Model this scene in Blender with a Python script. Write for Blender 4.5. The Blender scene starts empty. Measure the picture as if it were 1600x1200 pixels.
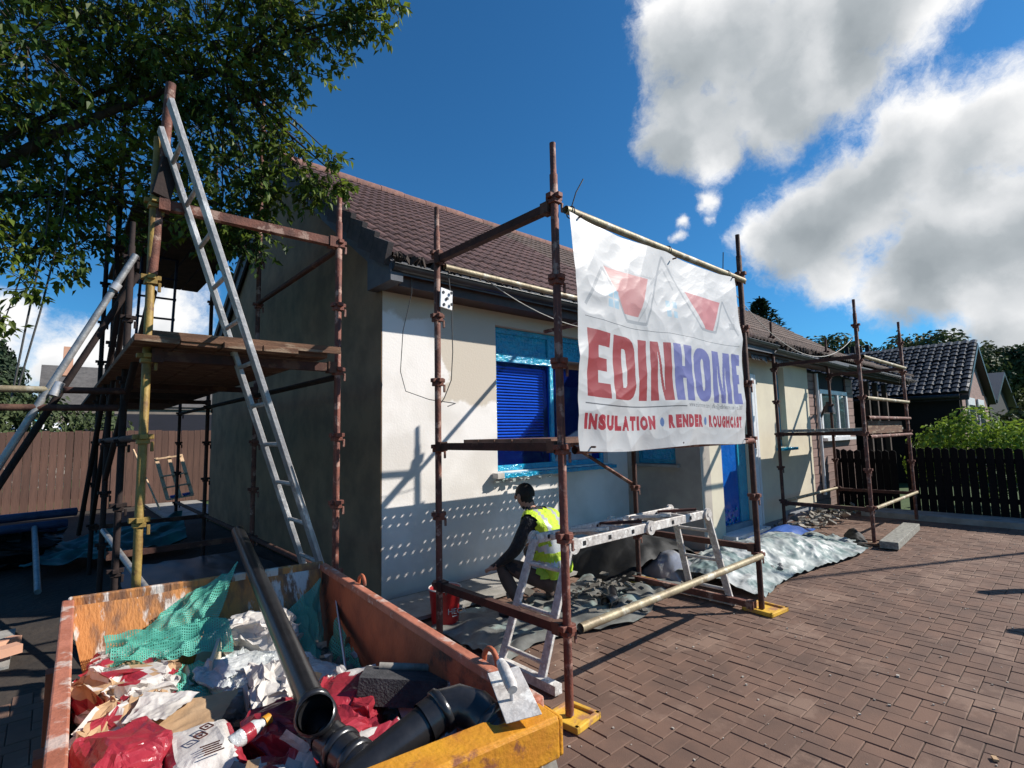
import bpy, bmesh, math, random
import numpy as np
from mathutils import Vector, Matrix, noise
random.seed(7); rnd = random.Random(11)
PI = math.pi
S = bpy.context.scene
COL = S.collection

# ------------------------------------------------------------------ camera
cam_d = bpy.data.cameras.new("camera"); cam = bpy.data.objects.new("camera", cam_d); COL.objects.link(cam)
CAM = Vector((0, 0, 1.55))
yaw, pit, rol = 0.727419, 0.097657, -0.021274
cy, sy, cp, sp = math.cos(yaw), math.sin(yaw), math.cos(pit), math.sin(pit)
f_ = Vector((sy*cp, cy*cp, sp)); r0 = Vector((cy, -sy, 0)); u0 = r0.cross(f_)
r_ = r0*math.cos(rol) + u0*math.sin(rol); u_ = -r0*math.sin(rol) + u0*math.cos(rol)
cam.matrix_world = Matrix(((r_.x, u_.x, -f_.x, CAM.x), (r_.y, u_.y, -f_.y, CAM.y), (r_.z, u_.z, -f_.z, CAM.z), (0, 0, 0, 1)))
cam_d.sensor_width = 36; cam_d.lens = 808.9/1600*36; cam_d.clip_end = 2000; cam_d.clip_start = 0.05
S.camera = cam

# ------------------------------------------------------------------ view
S.view_settings.view_transform = 'Standard'; S.view_settings.look = 'None'
S.view_settings.exposure = 0.45; S.view_settings.gamma = 1; S.view_settings.use_curve_mapping = False

# ------------------------------------------------------------------ world + sun
SUN = Vector((1.083, -0.833, 1.0)).normalized()
W = bpy.data.worlds.new("World"); S.world = W; W.use_nodes = True
nt = W.node_tree; nt.nodes.clear(); N = nt.nodes.new; L = nt.links.new
out = N('ShaderNodeOutputWorld'); sky = N('ShaderNodeTexSky'); sky.sky_type = 'NISHITA'; sky.sun_disc = False
sky.sun_elevation = math.asin(SUN.z); sky.sun_rotation = math.atan2(SUN.x, SUN.y)
sky.air_density = 1.0; sky.dust_density = 0.3; sky.ozone_density = 3.0; sky.altitude = 100
def mth(op, a, b=None, c=None, tree=None, clamp=False):
    t = tree or nt
    n = t.nodes.new('ShaderNodeMath'); n.operation = op; n.use_clamp = clamp
    for i, v in enumerate((a, b, c)):
        if v is None: continue
        if isinstance(v, (int, float)): n.inputs[i].default_value = v
        else: t.links.new(v, n.inputs[i])
    return n.outputs[0]
tc = N('ShaderNodeTexCoord'); nrm = N('ShaderNodeVectorMath'); nrm.operation = 'NORMALIZE'; L(tc.outputs['Generated'], nrm.inputs[0])
def wnoise(scale, det=8, rough=.55, off=0):
    n = N('ShaderNodeTexNoise'); n.inputs['Scale'].default_value = scale; n.inputs['Detail'].default_value = det; n.inputs['Roughness'].default_value = rough
    m = N('ShaderNodeVectorMath'); m.operation = 'ADD'; L(nrm.outputs[0], m.inputs[0]); m.inputs[1].default_value = (off, off*.7, off*.3); L(m.outputs[0], n.inputs['Vector'])
    return n
wn = wnoise(5.5, 10, .6); warp = N('ShaderNodeVectorMath'); warp.operation = 'MULTIPLY_ADD'
L(wn.outputs['Color'], warp.inputs[0]); warp.inputs[1].default_value = (.10, .10, .08); L(nrm.outputs[0], warp.inputs[2])
wsub = N('ShaderNodeVectorMath'); wsub.operation = 'SUBTRACT'; L(warp.outputs[0], wsub.inputs[0]); wsub.inputs[1].default_value = (.05, .05, .04)
CL = [((0.789, 0.248, 0.562), 0.154), ((0.727, 0.332, 0.602), 0.126), ((0.810, 0.128, 0.572), 0.105), ((0.690, 0.374, 0.620), 0.076), ((0.768, 0.403, 0.498), 0.085), ((0.800, 0.383, 0.462), 0.060), ((0.822, 0.273, 0.499), 0.096), ((0.832, 0.214, 0.512), 0.089), ((0.912, 0.133, 0.388), 0.118), ((0.923, 0.035, 0.384), 0.094), ((0.912, 0.215, 0.351), 0.133), ((0.958, 0.093, 0.273), 0.131), ((0.906, 0.288, 0.311), 0.098), ((0.886, 0.340, 0.316), 0.067), ((0.933, 0.264, 0.246), 0.061), ((0.967, 0.150, 0.204), 0.085), ((0.986, 0.053, 0.159), 0.093), ((0.963, 0.189, 0.193), 0.069), ((0.960, 0.029, 0.279), 0.111), ((0.981, 0.135, 0.136), 0.049), ((0.824, 0.412, 0.388), 0.028), ((0.837, 0.412, 0.361), 0.017), ((0.810, 0.464, 0.359), 0.015), ((0.816, 0.472, 0.334), 0.013),
      ((-0.06, 0.979, 0.185), 0.05), ((0.03, 0.989, 0.12), 0.085), ((0.13, 0.968, 0.20), 0.07), ((-0.1, .99, .10), 0.09), ((-.3, .93, .3), .09),
      ((-.85, .3, .35), .2), ((-.9, -.3, .2), .2), ((.92, -.25, .25), .2), ((-.6, .8, .16), .14)]
def FIELD(vec, full=True):
    fld = None
    for c, r in CL:
        d = N('ShaderNodeVectorMath'); d.operation = 'DISTANCE'; L(vec, d.inputs[0]); d.inputs[1].default_value = c
        v = mth('MULTIPLY_ADD', d.outputs['Value'], -1/r, 1.0)
        v = mth('MULTIPLY', v, min(1, r/.13+.35))
        fld = v if fld is None else mth('SMOOTH_MAX', fld, v, .22)
    def nn(sc, det, ro, amp):
        n = N('ShaderNodeTexNoise'); n.inputs['Scale'].default_value = sc; n.inputs['Detail'].default_value = det; n.inputs['Roughness'].default_value = ro; L(vec, n.inputs['Vector'])
        return mth('MULTIPLY', mth('SUBTRACT', n.outputs['Fac'], .5), amp)
    return mth('ADD', mth('ADD', fld, nn(4.5, 3, .5, .9)), nn(11, 14, .70, 1.35) if full else nn(9, 3, .5, .7))
fld = FIELD(wsub.outputs[0])
sh = N('ShaderNodeVectorMath'); sh.operation = 'ADD'; L(wsub.outputs[0], sh.inputs[0]); sh.inputs[1].default_value = (.02, -.045, .055)
fl2 = FIELD(sh.outputs[0], False)
mr = N('ShaderNodeMapRange'); mr.interpolation_type = 'SMOOTHSTEP'; L(fld, mr.inputs['Value']); mr.inputs['From Min'].default_value = -.03; mr.inputs['From Max'].default_value = .5
n2 = wnoise(2.6, 6, .55, 7.7)
core = mth('ADD', mth('ADD', mth('MULTIPLY', fl2, .92), mth('MULTIPLY', fld, .16)), mth('MULTIPLY', mth('SUBTRACT', n2.outputs['Fac'], .5), .9))
cr = N('ShaderNodeValToRGB'); L(core, cr.inputs[0]); e = cr.color_ramp.elements
e[0].position = .20; e[0].color = (1.0, 1.0, 1.0, 1); e[1].position = 1.0; e[1].color = (.34, .38, .41, 1)
a = e.new(.42); a.color = (.74, .76, .78, 1); a = e.new(.70); a.color = (.47, .51, .54, 1)
tint = N('ShaderNodeMix'); tint.data_type = 'RGBA'; tint.blend_type = 'MULTIPLY'; tint.inputs[0].default_value = 1
L(sky.outputs[0], tint.inputs[6]); tint.inputs[7].default_value = (.29, .80, 1.12, 1)
b1 = N('ShaderNodeBackground'); L(tint.outputs[2], b1.inputs[0]); b1.inputs[1].default_value = .082
b2 = N('ShaderNodeBackground'); L(cr.outputs[0], b2.inputs[0]); b2.inputs[1].default_value = .74
mx = N('ShaderNodeMixShader'); L(mr.outputs[0], mx.inputs[0]); L(b1.outputs[0], mx.inputs[1]); L(b2.outputs[0], mx.inputs[2]); L(mx.outputs[0], out.inputs[0])
sd = bpy.data.lights.new("sun", 'SUN'); sd.energy = 5.0; sd.angle = math.radians(.55); sd.color = (1, .95, .87)
so = bpy.data.objects.new("sun", sd); COL.objects.link(so); so.rotation_euler = SUN.to_track_quat('Z', 'Y').to_euler(); so.location = (20, -15, 25)

# ------------------------------------------------------------------ materials
MATS = {}
def M(name, c, c2=None, rough=.7, metal=0, scale=6, thr=(.4, .62), bump=.15, bscale=60, rndv=0, spec=.4, stretch=(1, 1, 1), pos=False, c3=None, s3=1.5, trans=0, bdist=.01, alpha=None, coat=0):
    if name in MATS: return MATS[name]
    m = bpy.data.materials.new(name); m.use_nodes = True; t = m.node_tree; n = t.nodes; l = t.links
    b = n['Principled BSDF']; b.inputs['Roughness'].default_value = rough; b.inputs['Metallic'].default_value = metal
    b.inputs['Specular IOR Level'].default_value = spec
    if coat: b.inputs['Coat Weight'].default_value = coat; b.inputs['Coat Roughness'].default_value = .1
    if pos: g = n.new('ShaderNodeNewGeometry'); vec = g.outputs['Position']
    else: g = n.new('ShaderNodeTexCoord'); vec = g.outputs['Object']
    mp = n.new('ShaderNodeMapping'); mp.inputs['Scale'].default_value = stretch; l.new(vec, mp.inputs[0]); vec = mp.outputs[0]
    if c2 is None: c2 = tuple(x*.72 for x in c)
    no = n.new('ShaderNodeTexNoise'); no.inputs['Scale'].default_value = scale; no.inputs['Detail'].default_value = 8; no.inputs['Roughness'].default_value = .6; l.new(vec, no.inputs['Vector'])
    r = n.new('ShaderNodeMapRange'); l.new(no.outputs['Fac'], r.inputs[0]); r.inputs['From Min'].default_value = thr[0]; r.inputs['From Max'].default_value = thr[1]
    mixn = n.new('ShaderNodeMix'); mixn.data_type = 'RGBA'; l.new(r.outputs[0], mixn.inputs[0]); mixn.inputs[6].default_value = (*c, 1); mixn.inputs[7].default_value = (*c2, 1)
    colr = mixn.outputs[2]
    if c3:
        no3 = n.new('ShaderNodeTexNoise'); no3.inputs['Scale'].default_value = s3; no3.inputs['Detail'].default_value = 10; no3.inputs['Roughness'].default_value = .65; l.new(vec, no3.inputs['Vector'])
        r3 = n.new('ShaderNodeMapRange'); l.new(no3.outputs['Fac'], r3.inputs[0]); r3.inputs['From Min'].default_value = .54; r3.inputs['From Max'].default_value = .6
        m3 = n.new('ShaderNodeMix'); m3.data_type = 'RGBA'; l.new(r3.outputs[0], m3.inputs[0]); l.new(colr, m3.inputs[6]); m3.inputs[7].default_value = (*c3, 1); colr = m3.outputs[2]
    if rndv:
        oi = n.new('ShaderNodeObjectInfo'); at_ = n.new('ShaderNodeAttribute'); at_.attribute_name = 'rv'
        s_ = mth('ADD', oi.outputs['Random'], at_.outputs['Fac'], tree=t); s_ = mth('FRACT', s_, tree=t)
        v = mth('MULTIPLY_ADD', s_, rndv, 1-rndv/2, tree=t)
        h = n.new('ShaderNodeHueSaturation'); l.new(v, h.inputs['Value']); l.new(colr, h.inputs['Color']); colr = h.outputs[0]
    l.new(colr, b.inputs['Base Color'])
    if bump:
        nb = n.new('ShaderNodeTexNoise'); nb.inputs['Scale'].default_value = bscale; nb.inputs['Detail'].default_value = 5; l.new(vec, nb.inputs['Vector'])
        bp = n.new('ShaderNodeBump'); bp.inputs['Strength'].default_value = bump; bp.inputs['Distance'].default_value = bdist; l.new(nb.outputs['Fac'], bp.inputs['Height']); l.new(bp.outputs[0], b.inputs['Normal'])
    if trans:
        tr = n.new('ShaderNodeBsdfTranslucent'); l.new(colr, tr.inputs[0]); ms = n.new('ShaderNodeMixShader'); ms.inputs[0].default_value = trans
        l.new(b.outputs[0], ms.inputs[1]); l.new(tr.outputs[0], ms.inputs[2]); l.new(ms.outputs[0], n['Material Output'].inputs[0])
    if alpha is not None: b.inputs['Alpha'].default_value = alpha
    MATS[name] = m; return m

rust = M('rusty_steel', (.165, .062, .042), (.085, .035, .026), .75, .1, 14, bump=.4, bscale=90, c3=(.30, .19, .15), s3=10)
rust2 = M('red_oxide_steel', (.19, .060, .038), (.11, .040, .030), .7, .1, 10, bump=.4, c3=(.34, .20, .155), s3=9)
darkrust = M('dark_rusty_steel', (.075, .03, .022), (.04, .018, .014), .8, .1, 12, bump=.3, c3=(.12, .06, .04), s3=6)
brass = M('weathered_tube', (.33, .275, .175), (.22, .17, .105), .55, .25, 9, bump=.3, c3=(.42, .38, .30), s3=6)
ochre = M('ochre_painted_steel', (.30, .20, .05), (.19, .11, .03), .6, .1, 9, bump=.3, c3=(.14, .07, .03), s3=5)
galv = M('galvanised_tube', (.40, .39, .38), (.28, .27, .27), .45, .5, 20, bump=.2)
alu = M('aluminium', (.62, .60, .60), (.45, .43, .43), .42, .45, 14, bump=.15)
alud = M('dull_aluminium', (.40, .385, .38), (.28, .27, .27), .5, .4, 12, bump=.2, c3=(.62, .60, .58), s3=5)
alupaint = M('paint_splashed_aluminium', (.62, .58, .54), (.40, .36, .33), .6, .15, 25, bump=.3, c3=(.78, .75, .70), s3=12)
shade_rust = M('shade_dark_steel', (.028, .016, .014), (.018, .011, .010), .85, .1, 12, bump=.3)  # rust copy darkened in colour so these members read as shaded silhouettes
boardm = M('scaffold_board_wood', (.17, .085, .048), (.10, .05, .03), .85, 0, 5, stretch=(1, 6, 6), bump=.5, c3=(.26, .18, .12), s3=4)
darkboard = M('dark_board_wood', (.07, .045, .035), (.035, .025, .02), .9, 0, 5, bump=.4)
steelboard = M('steel_deck_board', (.22, .12, .09), (.12, .07, .055), .7, .3, 9, bump=.3)
pipem = M('black_plastic_pipe', (.012, .012, .013), (.02, .019, .02), .28, 0, 20, bump=.05, spec=.6)
white_film = M('white_plastic', (.72, .71, .70), (.6, .59, .58), .45, 0, 5, bump=.3, bscale=20)
orange = M('orange_skip_paint', (.42, .11, .045), (.26, .065, .03), .65, .05, 5, bump=.35, c3=(.07, .035, .025), s3=2.6)  # near-black blotches: stains, and shadow on the inner wall put into colour
oranger = M('worn_orange_skip_paint', (.50, .18, .11), (.34, .11, .06), .7, .05, 6, bump=.35, c3=(.55, .40, .33), s3=7)
skipback = M('rusted_scraped_skip_steel', (.48, .20, .06), (.20, .10, .055), .75, .05, 7, thr=(.44, .56), bump=.5, c3=(.60, .54, .48), s3=6, stretch=(1.8, 1, .4))
yellowp = M('yellow_skip_paint', (.66, .30, .02), (.52, .2, .02), .5, .05, 7, bump=.35, c3=(.25, .09, .04), s3=9)
yplate = M('yellow_base_plate', (.72, .42, .05), (.55, .3, .05), .5, 0, 9, bump=.2, c3=(.4, .2, .1), s3=8)
dirt = M('joint_sand', (.075, .052, .038), (.04, .03, .024), .95, 0, 30, pos=True)
paverm = M('brown_block_paver', (.160, .091, .063), (.117, .069, .050), .85, 0, 3, bump=.5, bscale=160, rndv=.16, pos=True, c3=(.20, .125, .09), s3=1.3, bdist=.004)
soil = M('trodden_earth', (.05, .038, .030), (.028, .022, .018), .95, 0, 1.2, bump=.6, bscale=15, pos=True, bdist=.03)  # earth darkened in colour to deepen the yard's shade
concrete = M('concrete', (.34, .32, .29), (.24, .225, .20), .9, 0, 5, bump=.4, bscale=80, pos=True)
grass = M('grass', (.06, .10, .03), (.04, .07, .02), .9, 0, 2, bump=.5, pos=True)
tilem = M('brown_concrete_tile', (.150, .082, .072), (.095, .055, .050), .8, 0, 7, bump=.5, bscale=120, rndv=.35, bdist=.005)
tilefar = M('weathered_brown_tile', (.175, .12, .095), (.11, .078, .066), .85, 0, 7, bump=.5, bscale=120, rndv=.3, bdist=.005)
vergem = M('dark_verge_cloak', (.075, .06, .06), (.045, .037, .038), .8, 0, 9, bump=.2, rndv=.3)
ridgem = M('ridge_mortar_and_tile', (.26, .13, .10), (.17, .085, .07), .85, 0, 12, bump=.4, rndv=.3)
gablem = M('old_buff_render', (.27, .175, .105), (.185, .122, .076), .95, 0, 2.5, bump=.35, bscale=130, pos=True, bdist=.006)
creamm = M('cream_base_coat', (.60, .54, .41), (.54, .48, .37), .9, 0, 2.5, bump=.2, bscale=90, pos=True, bdist=.004)
porchm = M('sand_cement_render', (.42, .37, .31), (.32, .28, .24), .92, 0, 2.2, bump=.25, bscale=90, pos=True, bdist=.004)
fasciam = M('brown_fascia', (.07, .035, .028), (.045, .024, .02), .6, 0, 8)
blackm = M('black_gutter_plastic', (.018, .018, .02), (.03, .03, .032), .35, 0, 10, bump=.1)
greybox = M('grey_soffit_board', (.10, .105, .12), (.07, .075, .09), .7, 0, 6)
fencebrown = M('brown_stained_fence', (.135, .070, .050), (.095, .050, .038), .8, 0, 9, stretch=(1, 1, .15), bump=.4, rndv=.35)
fenceblack = M('black_stained_fence', (.006, .005, .0055), (.010, .008, .0085), .85, 0, 9, stretch=(1, 1, .2), bump=.3, rndv=.5, spec=.12)
wood = M('pale_pallet_wood', (.62, .42, .26), (.48, .32, .19), .8, 0, 6, stretch=(4, 4, 1), rndv=.2)
clad = M('brown_cladding_board', (.27, .17, .145), (.20, .13, .11), .8, 0, 6, stretch=(.4, 4, 4), rndv=.25)
whitep = M('white_upvc', (.72, .72, .72), (.62, .62, .63), .35, 0, 8, bump=.05)
teal = M('teal_masked_frame', (.015, .30, .42), (.01, .22, .36), .22, 0, 6, bump=.9, bscale=22, spec=.8, bdist=.02)
cyanfilm = M('cyan_masking_film', (.01, .36, .58), (.01, .26, .48), .14, 0, 6, bump=1, bscale=26, spec=.9, bdist=.03)
bluedoor = M('blue_masking_film', (.006, .11, .42), (.006, .08, .34), .18, 0, 3, bump=.5, bscale=9, spec=.8, bdist=.03)
darkroom = M('dark_room', (.02, .02, .03), None, .9)
blindm = M('pale_blind_slat', (.8, .8, .8), (.75, .75, .75), .5)
blackhouse = M('dark_shaded_wall', (.007, .006, .009), (.005, .0045, .006), .8, 0, 4, pos=True)  # near-black colour carries the shade on the dark bungalow's walls
darktile = M('dark_glazed_tile', (.014, .014, .019), (.009, .009, .012), .38, 0, 9, spec=.35, rndv=.5)
greyhouse = M('grey_brown_harling', (.20, .165, .14), (.16, .13, .11), .9, 0, 3, pos=True)
greyroof = M('grey_slate_roof', (.115, .105, .098), (.085, .078, .073), .85, 0, 3, pos=True, bump=.4, bscale=5, bdist=.1)
peach = M('peach_wall', (.62, .33, .22), (.52, .28, .19), .9, 0, 3)
vanw = M('caravan_white', (.78, .78, .76), (.68, .68, .67), .4)
leafm = M('leaf_green', (.17, .22, .025), (.045, .085, .016), .5, 0, 1.6, thr=(.38, .58), bump=0, trans=.42, rndv=.8, spec=.35, pos=True)
leafy = M('hedge_leaf', (.26, .36, .04), (.14, .22, .03), .6, 0, 3, bump=0, trans=.3, rndv=.6, pos=True)
leafd = M('dark_conifer_leaf', (.022, .042, .016), (.014, .027, .012), .8, 0, 2, bump=0, trans=.1, rndv=.5, pos=True)
leafo = M('far_tree_leaf', (.075, .10, .03), (.035, .055, .02), .7, 0, .5, bump=0, trans=.2, rndv=.5, pos=True)
bark = M('bark', (.055, .040, .030), (.03, .022, .018), .95, 0, 15, bump=.7, bscale=40)
tarpm = M('clear_polythene_sheet', (.34, .36, .34), (.16, .22, .21), .45, 0, 2.5, thr=(.42, .58), bump=.3, bscale=12, spec=.35, bdist=.02, c3=(.46, .47, .45), s3=3)
blacksheet = M('black_polythene', (.004, .004, .004), (.006, .006, .006), .6, 0, 5, bump=.4, bscale=12)
rubblem = M('pale_rubble', (.34, .31, .27), (.20, .18, .15), .95, 0, 14, rndv=.5)
redb = M('red_paint_bucket', (.50, .02, .02), (.38, .015, .015), .35, 0, 8, bump=.05)
meshg = M('green_mesh', (.10, .46, .35), (.16, .56, .44), .6, 0, 6, bump=0, trans=.35)
redbag = M('red_bag_plastic', (.34, .028, .042), (.24, .022, .034), .3, 0, 4, bump=.5, bscale=14, bdist=.02)
bagwhite = M('white_bag_paper', (.60, .56, .52), (.44, .40, .36), .6, 0, 5, bump=.5, bscale=14, bdist=.02)
cardm = M('brown_cardboard', (.46, .30, .17), (.38, .24, .13), .85, 0, 5, bump=.2)
epsm = M('speckled_grey_polystyrene', (.36, .36, .34), (.10, .10, .10), .8, 0, 70, thr=(.45, .52), bump=.8, bscale=80)
epsd = M('dark_grey_polystyrene', (.035, .034, .036), (.06, .058, .06), .8, 0, 20, bump=.5, bscale=120)
clearp = M('crumpled_clear_plastic', (.55, .56, .55), (.42, .44, .43), .2, 0, 6, bump=.8, bscale=16, spec=.8, bdist=.03)
hivis = M('yellow_hi_vis', (.46, .66, .03), (.34, .46, .04), .65, 0, 5, bump=1, bscale=18, bdist=.035)
silver = M('reflective_band', (.45, .46, .47), (.38, .39, .40), .35, .3)
jacket = M('black_jacket', (.016, .016, .019), (.026, .026, .03), .85, 0, 10, bump=1, bscale=22, bdist=.03)
trous = M('brown_work_trousers', (.09, .06, .048), (.06, .042, .035), .9, 0, 10, bump=.4, bscale=30)
skin = M('skin', (.45, .24, .17), (.38, .19, .13), .5, 0, 10, bump=.05)
hairm = M('dark_hair', (.012, .009, .008), None, .7, 0, 40, bump=.5)
bluem = M('blue_wrap', (.03, .10, .35), (.02, .07, .26), .4)
cable = M('grey_cable', (.06, .06, .06), None, .6); cablew = M('pale_cable', (.5, .48, .44), None, .6)
slabm = M('speckled_timber_slab', (.30, .29, .25), (.17, .16, .14), .9, 0, 30, bump=.4)
debris_m = M('pale_grit', (.45, .40, .34), (.3, .26, .22), .95, rndv=.5)
redw = M('dark_red_timber', (.09, .025, .018), (.05, .016, .012), .8, 0, 8, bump=.4)
glassm = M('window_glass', (.03, .05, .06), (.06, .09, .09), .05, 0, 1.2, bump=.1, bscale=3, spec=1)
greysheet = M('grey_board', (.28, .29, .31), (.20, .21, .23), .6, 0, 4, bump=.3)

def wall_mat():
    m = bpy.data.materials.new('fresh_render_patches'); m.use_nodes = True; t = m.node_tree; n = t.nodes; l = t.links; b = n['Principled BSDF']; b.inputs['Roughness'].default_value = .85
    g = n.new('ShaderNodeNewGeometry'); s = n.new('ShaderNodeSeparateXYZ'); l.new(g.outputs['Position'], s.inputs[0])
    no = n.new('ShaderNodeTexNoise'); no.inputs['Scale'].default_value = 2.3; no.inputs['Detail'].default_value = 9; no.inputs['Roughness'].default_value = .55; l.new(g.outputs['Position'], no.inputs['Vector'])
    w = mth('MULTIPLY', mth('SUBTRACT', no.outputs['Fac'], .5, tree=t), .9, tree=t)
    X = mth('ADD', s.outputs['X'], w, tree=t); Z = mth('ADD', s.outputs['Z'], mth('MULTIPLY', w, .6, tree=t), tree=t)
    def step(v, e, soft=.02):
        r = n.new('ShaderNodeMapRange'); l.new(v, r.inputs[0]); r.inputs['From Min'].default_value = e-soft; r.inputs['From Max'].default_value = e+soft; return r.outputs[0]
    top = step(Z, 2.78); pa = mth('MULTIPLY', step(X, 3.15), step(Z, 1.93), tree=t); mask = mth('MAXIMUM', top, pa, tree=t)
    n2 = n.new('ShaderNodeTexNoise'); n2.inputs['Scale'].default_value = 1.6; n2.inputs['Detail'].default_value = 8; l.new(g.outputs['Position'], n2.inputs['Vector'])
    r2 = n.new('ShaderNodeMapRange'); l.new(n2.outputs['Fac'], r2.inputs[0]); r2.inputs['From Min'].default_value = .42; r2.inputs['From Max'].default_value = .6
    wh = n.new('ShaderNodeMix'); wh.data_type = 'RGBA'; l.new(r2.outputs[0], wh.inputs[0]); wh.inputs[6].default_value = (.80, .755, .71, 1); wh.inputs[7].default_value = (.67, .625, .575, 1)
    mx_ = n.new('ShaderNodeMix'); mx_.data_type = 'RGBA'; l.new(mask, mx_.inputs[0]); l.new(wh.outputs[2], mx_.inputs[6]); mx_.inputs[7].default_value = (.56, .49, .40, 1)
    # damp tide mark on the lowest courses
    low = n.new('ShaderNodeMapRange'); l.new(Z, low.inputs[0]); low.inputs['From Min'].default_value = .0; low.inputs['From Max'].default_value = .35; low.inputs['To Min'].default_value = .75
    mm = n.new('ShaderNodeMix'); mm.data_type = 'RGBA'; l.new(low.outputs[0], mm.inputs[0]); mm.inputs[6].default_value = (.38, .26, .16, 1); l.new(mx_.outputs[2], mm.inputs[7])
    l.new(mm.outputs[2], b.inputs['Base Color'])
    nb = n.new('ShaderNodeTexNoise'); nb.inputs['Scale'].default_value = 55; nb.inputs['Detail'].default_value = 6; l.new(g.outputs['Position'], nb.inputs['Vector'])
    bp = n.new('ShaderNodeBump'); bp.inputs['Strength'].default_value = .3; bp.inputs['Distance'].default_value = .006; l.new(nb.outputs['Fac'], bp.inputs['Height']); l.new(bp.outputs[0], b.inputs['Normal'])
    return m
wallm = wall_mat()
def film_glass():
    m = bpy.data.materials.new('blue_film_over_glass'); m.use_nodes = True; t = m.node_tree; n = t.nodes; l = t.links; n.remove(n['Principled BSDF'])
    tr = n.new('ShaderNodeBsdfTransparent'); tr.inputs[0].default_value = (.14, .36, .95, 1); gl = n.new('ShaderNodeBsdfPrincipled'); gl.inputs['Base Color'].default_value = (.008, .03, .30, 1); gl.inputs['Roughness'].default_value = .12
    no = n.new('ShaderNodeTexNoise'); no.inputs['Scale'].default_value = 7; no.inputs['Detail'].default_value = 6; bp = n.new('ShaderNodeBump'); bp.inputs['Strength'].default_value = .6; bp.inputs['Distance'].default_value = .03
    g = n.new('ShaderNodeNewGeometry'); l.new(g.outputs['Position'], no.inputs['Vector']); l.new(no.outputs['Fac'], bp.inputs['Height']); l.new(bp.outputs[0], gl.inputs['Normal'])
    ms = n.new('ShaderNodeMixShader'); ms.inputs[0].default_value = .22; l.new(tr.outputs[0], ms.inputs[1]); l.new(gl.outputs[0], ms.inputs[2]); l.new(ms.outputs[0], n['Material Output'].inputs[0]); return m
filmg = film_glass()
def clear_mat():
    m = bpy.data.materials.new('clear_polythene'); m.use_nodes = True; t = m.node_tree; n = t.nodes; l = t.links; n.remove(n['Principled BSDF'])
    tr = n.new('ShaderNodeBsdfTransparent'); tr.inputs[0].default_value = (.9, .93, .92, 1); gl = n.new('ShaderNodeBsdfPrincipled'); gl.inputs['Base Color'].default_value = (.6, .62, .62, 1); gl.inputs['Roughness'].default_value = .15
    ms = n.new('ShaderNodeMixShader'); ms.inputs[0].default_value = .45; l.new(tr.outputs[0], ms.inputs[1]); l.new(gl.outputs[0], ms.inputs[2]); l.new(ms.outputs[0], n['Material Output'].inputs[0]); return m
clearm = clear_mat()

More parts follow.
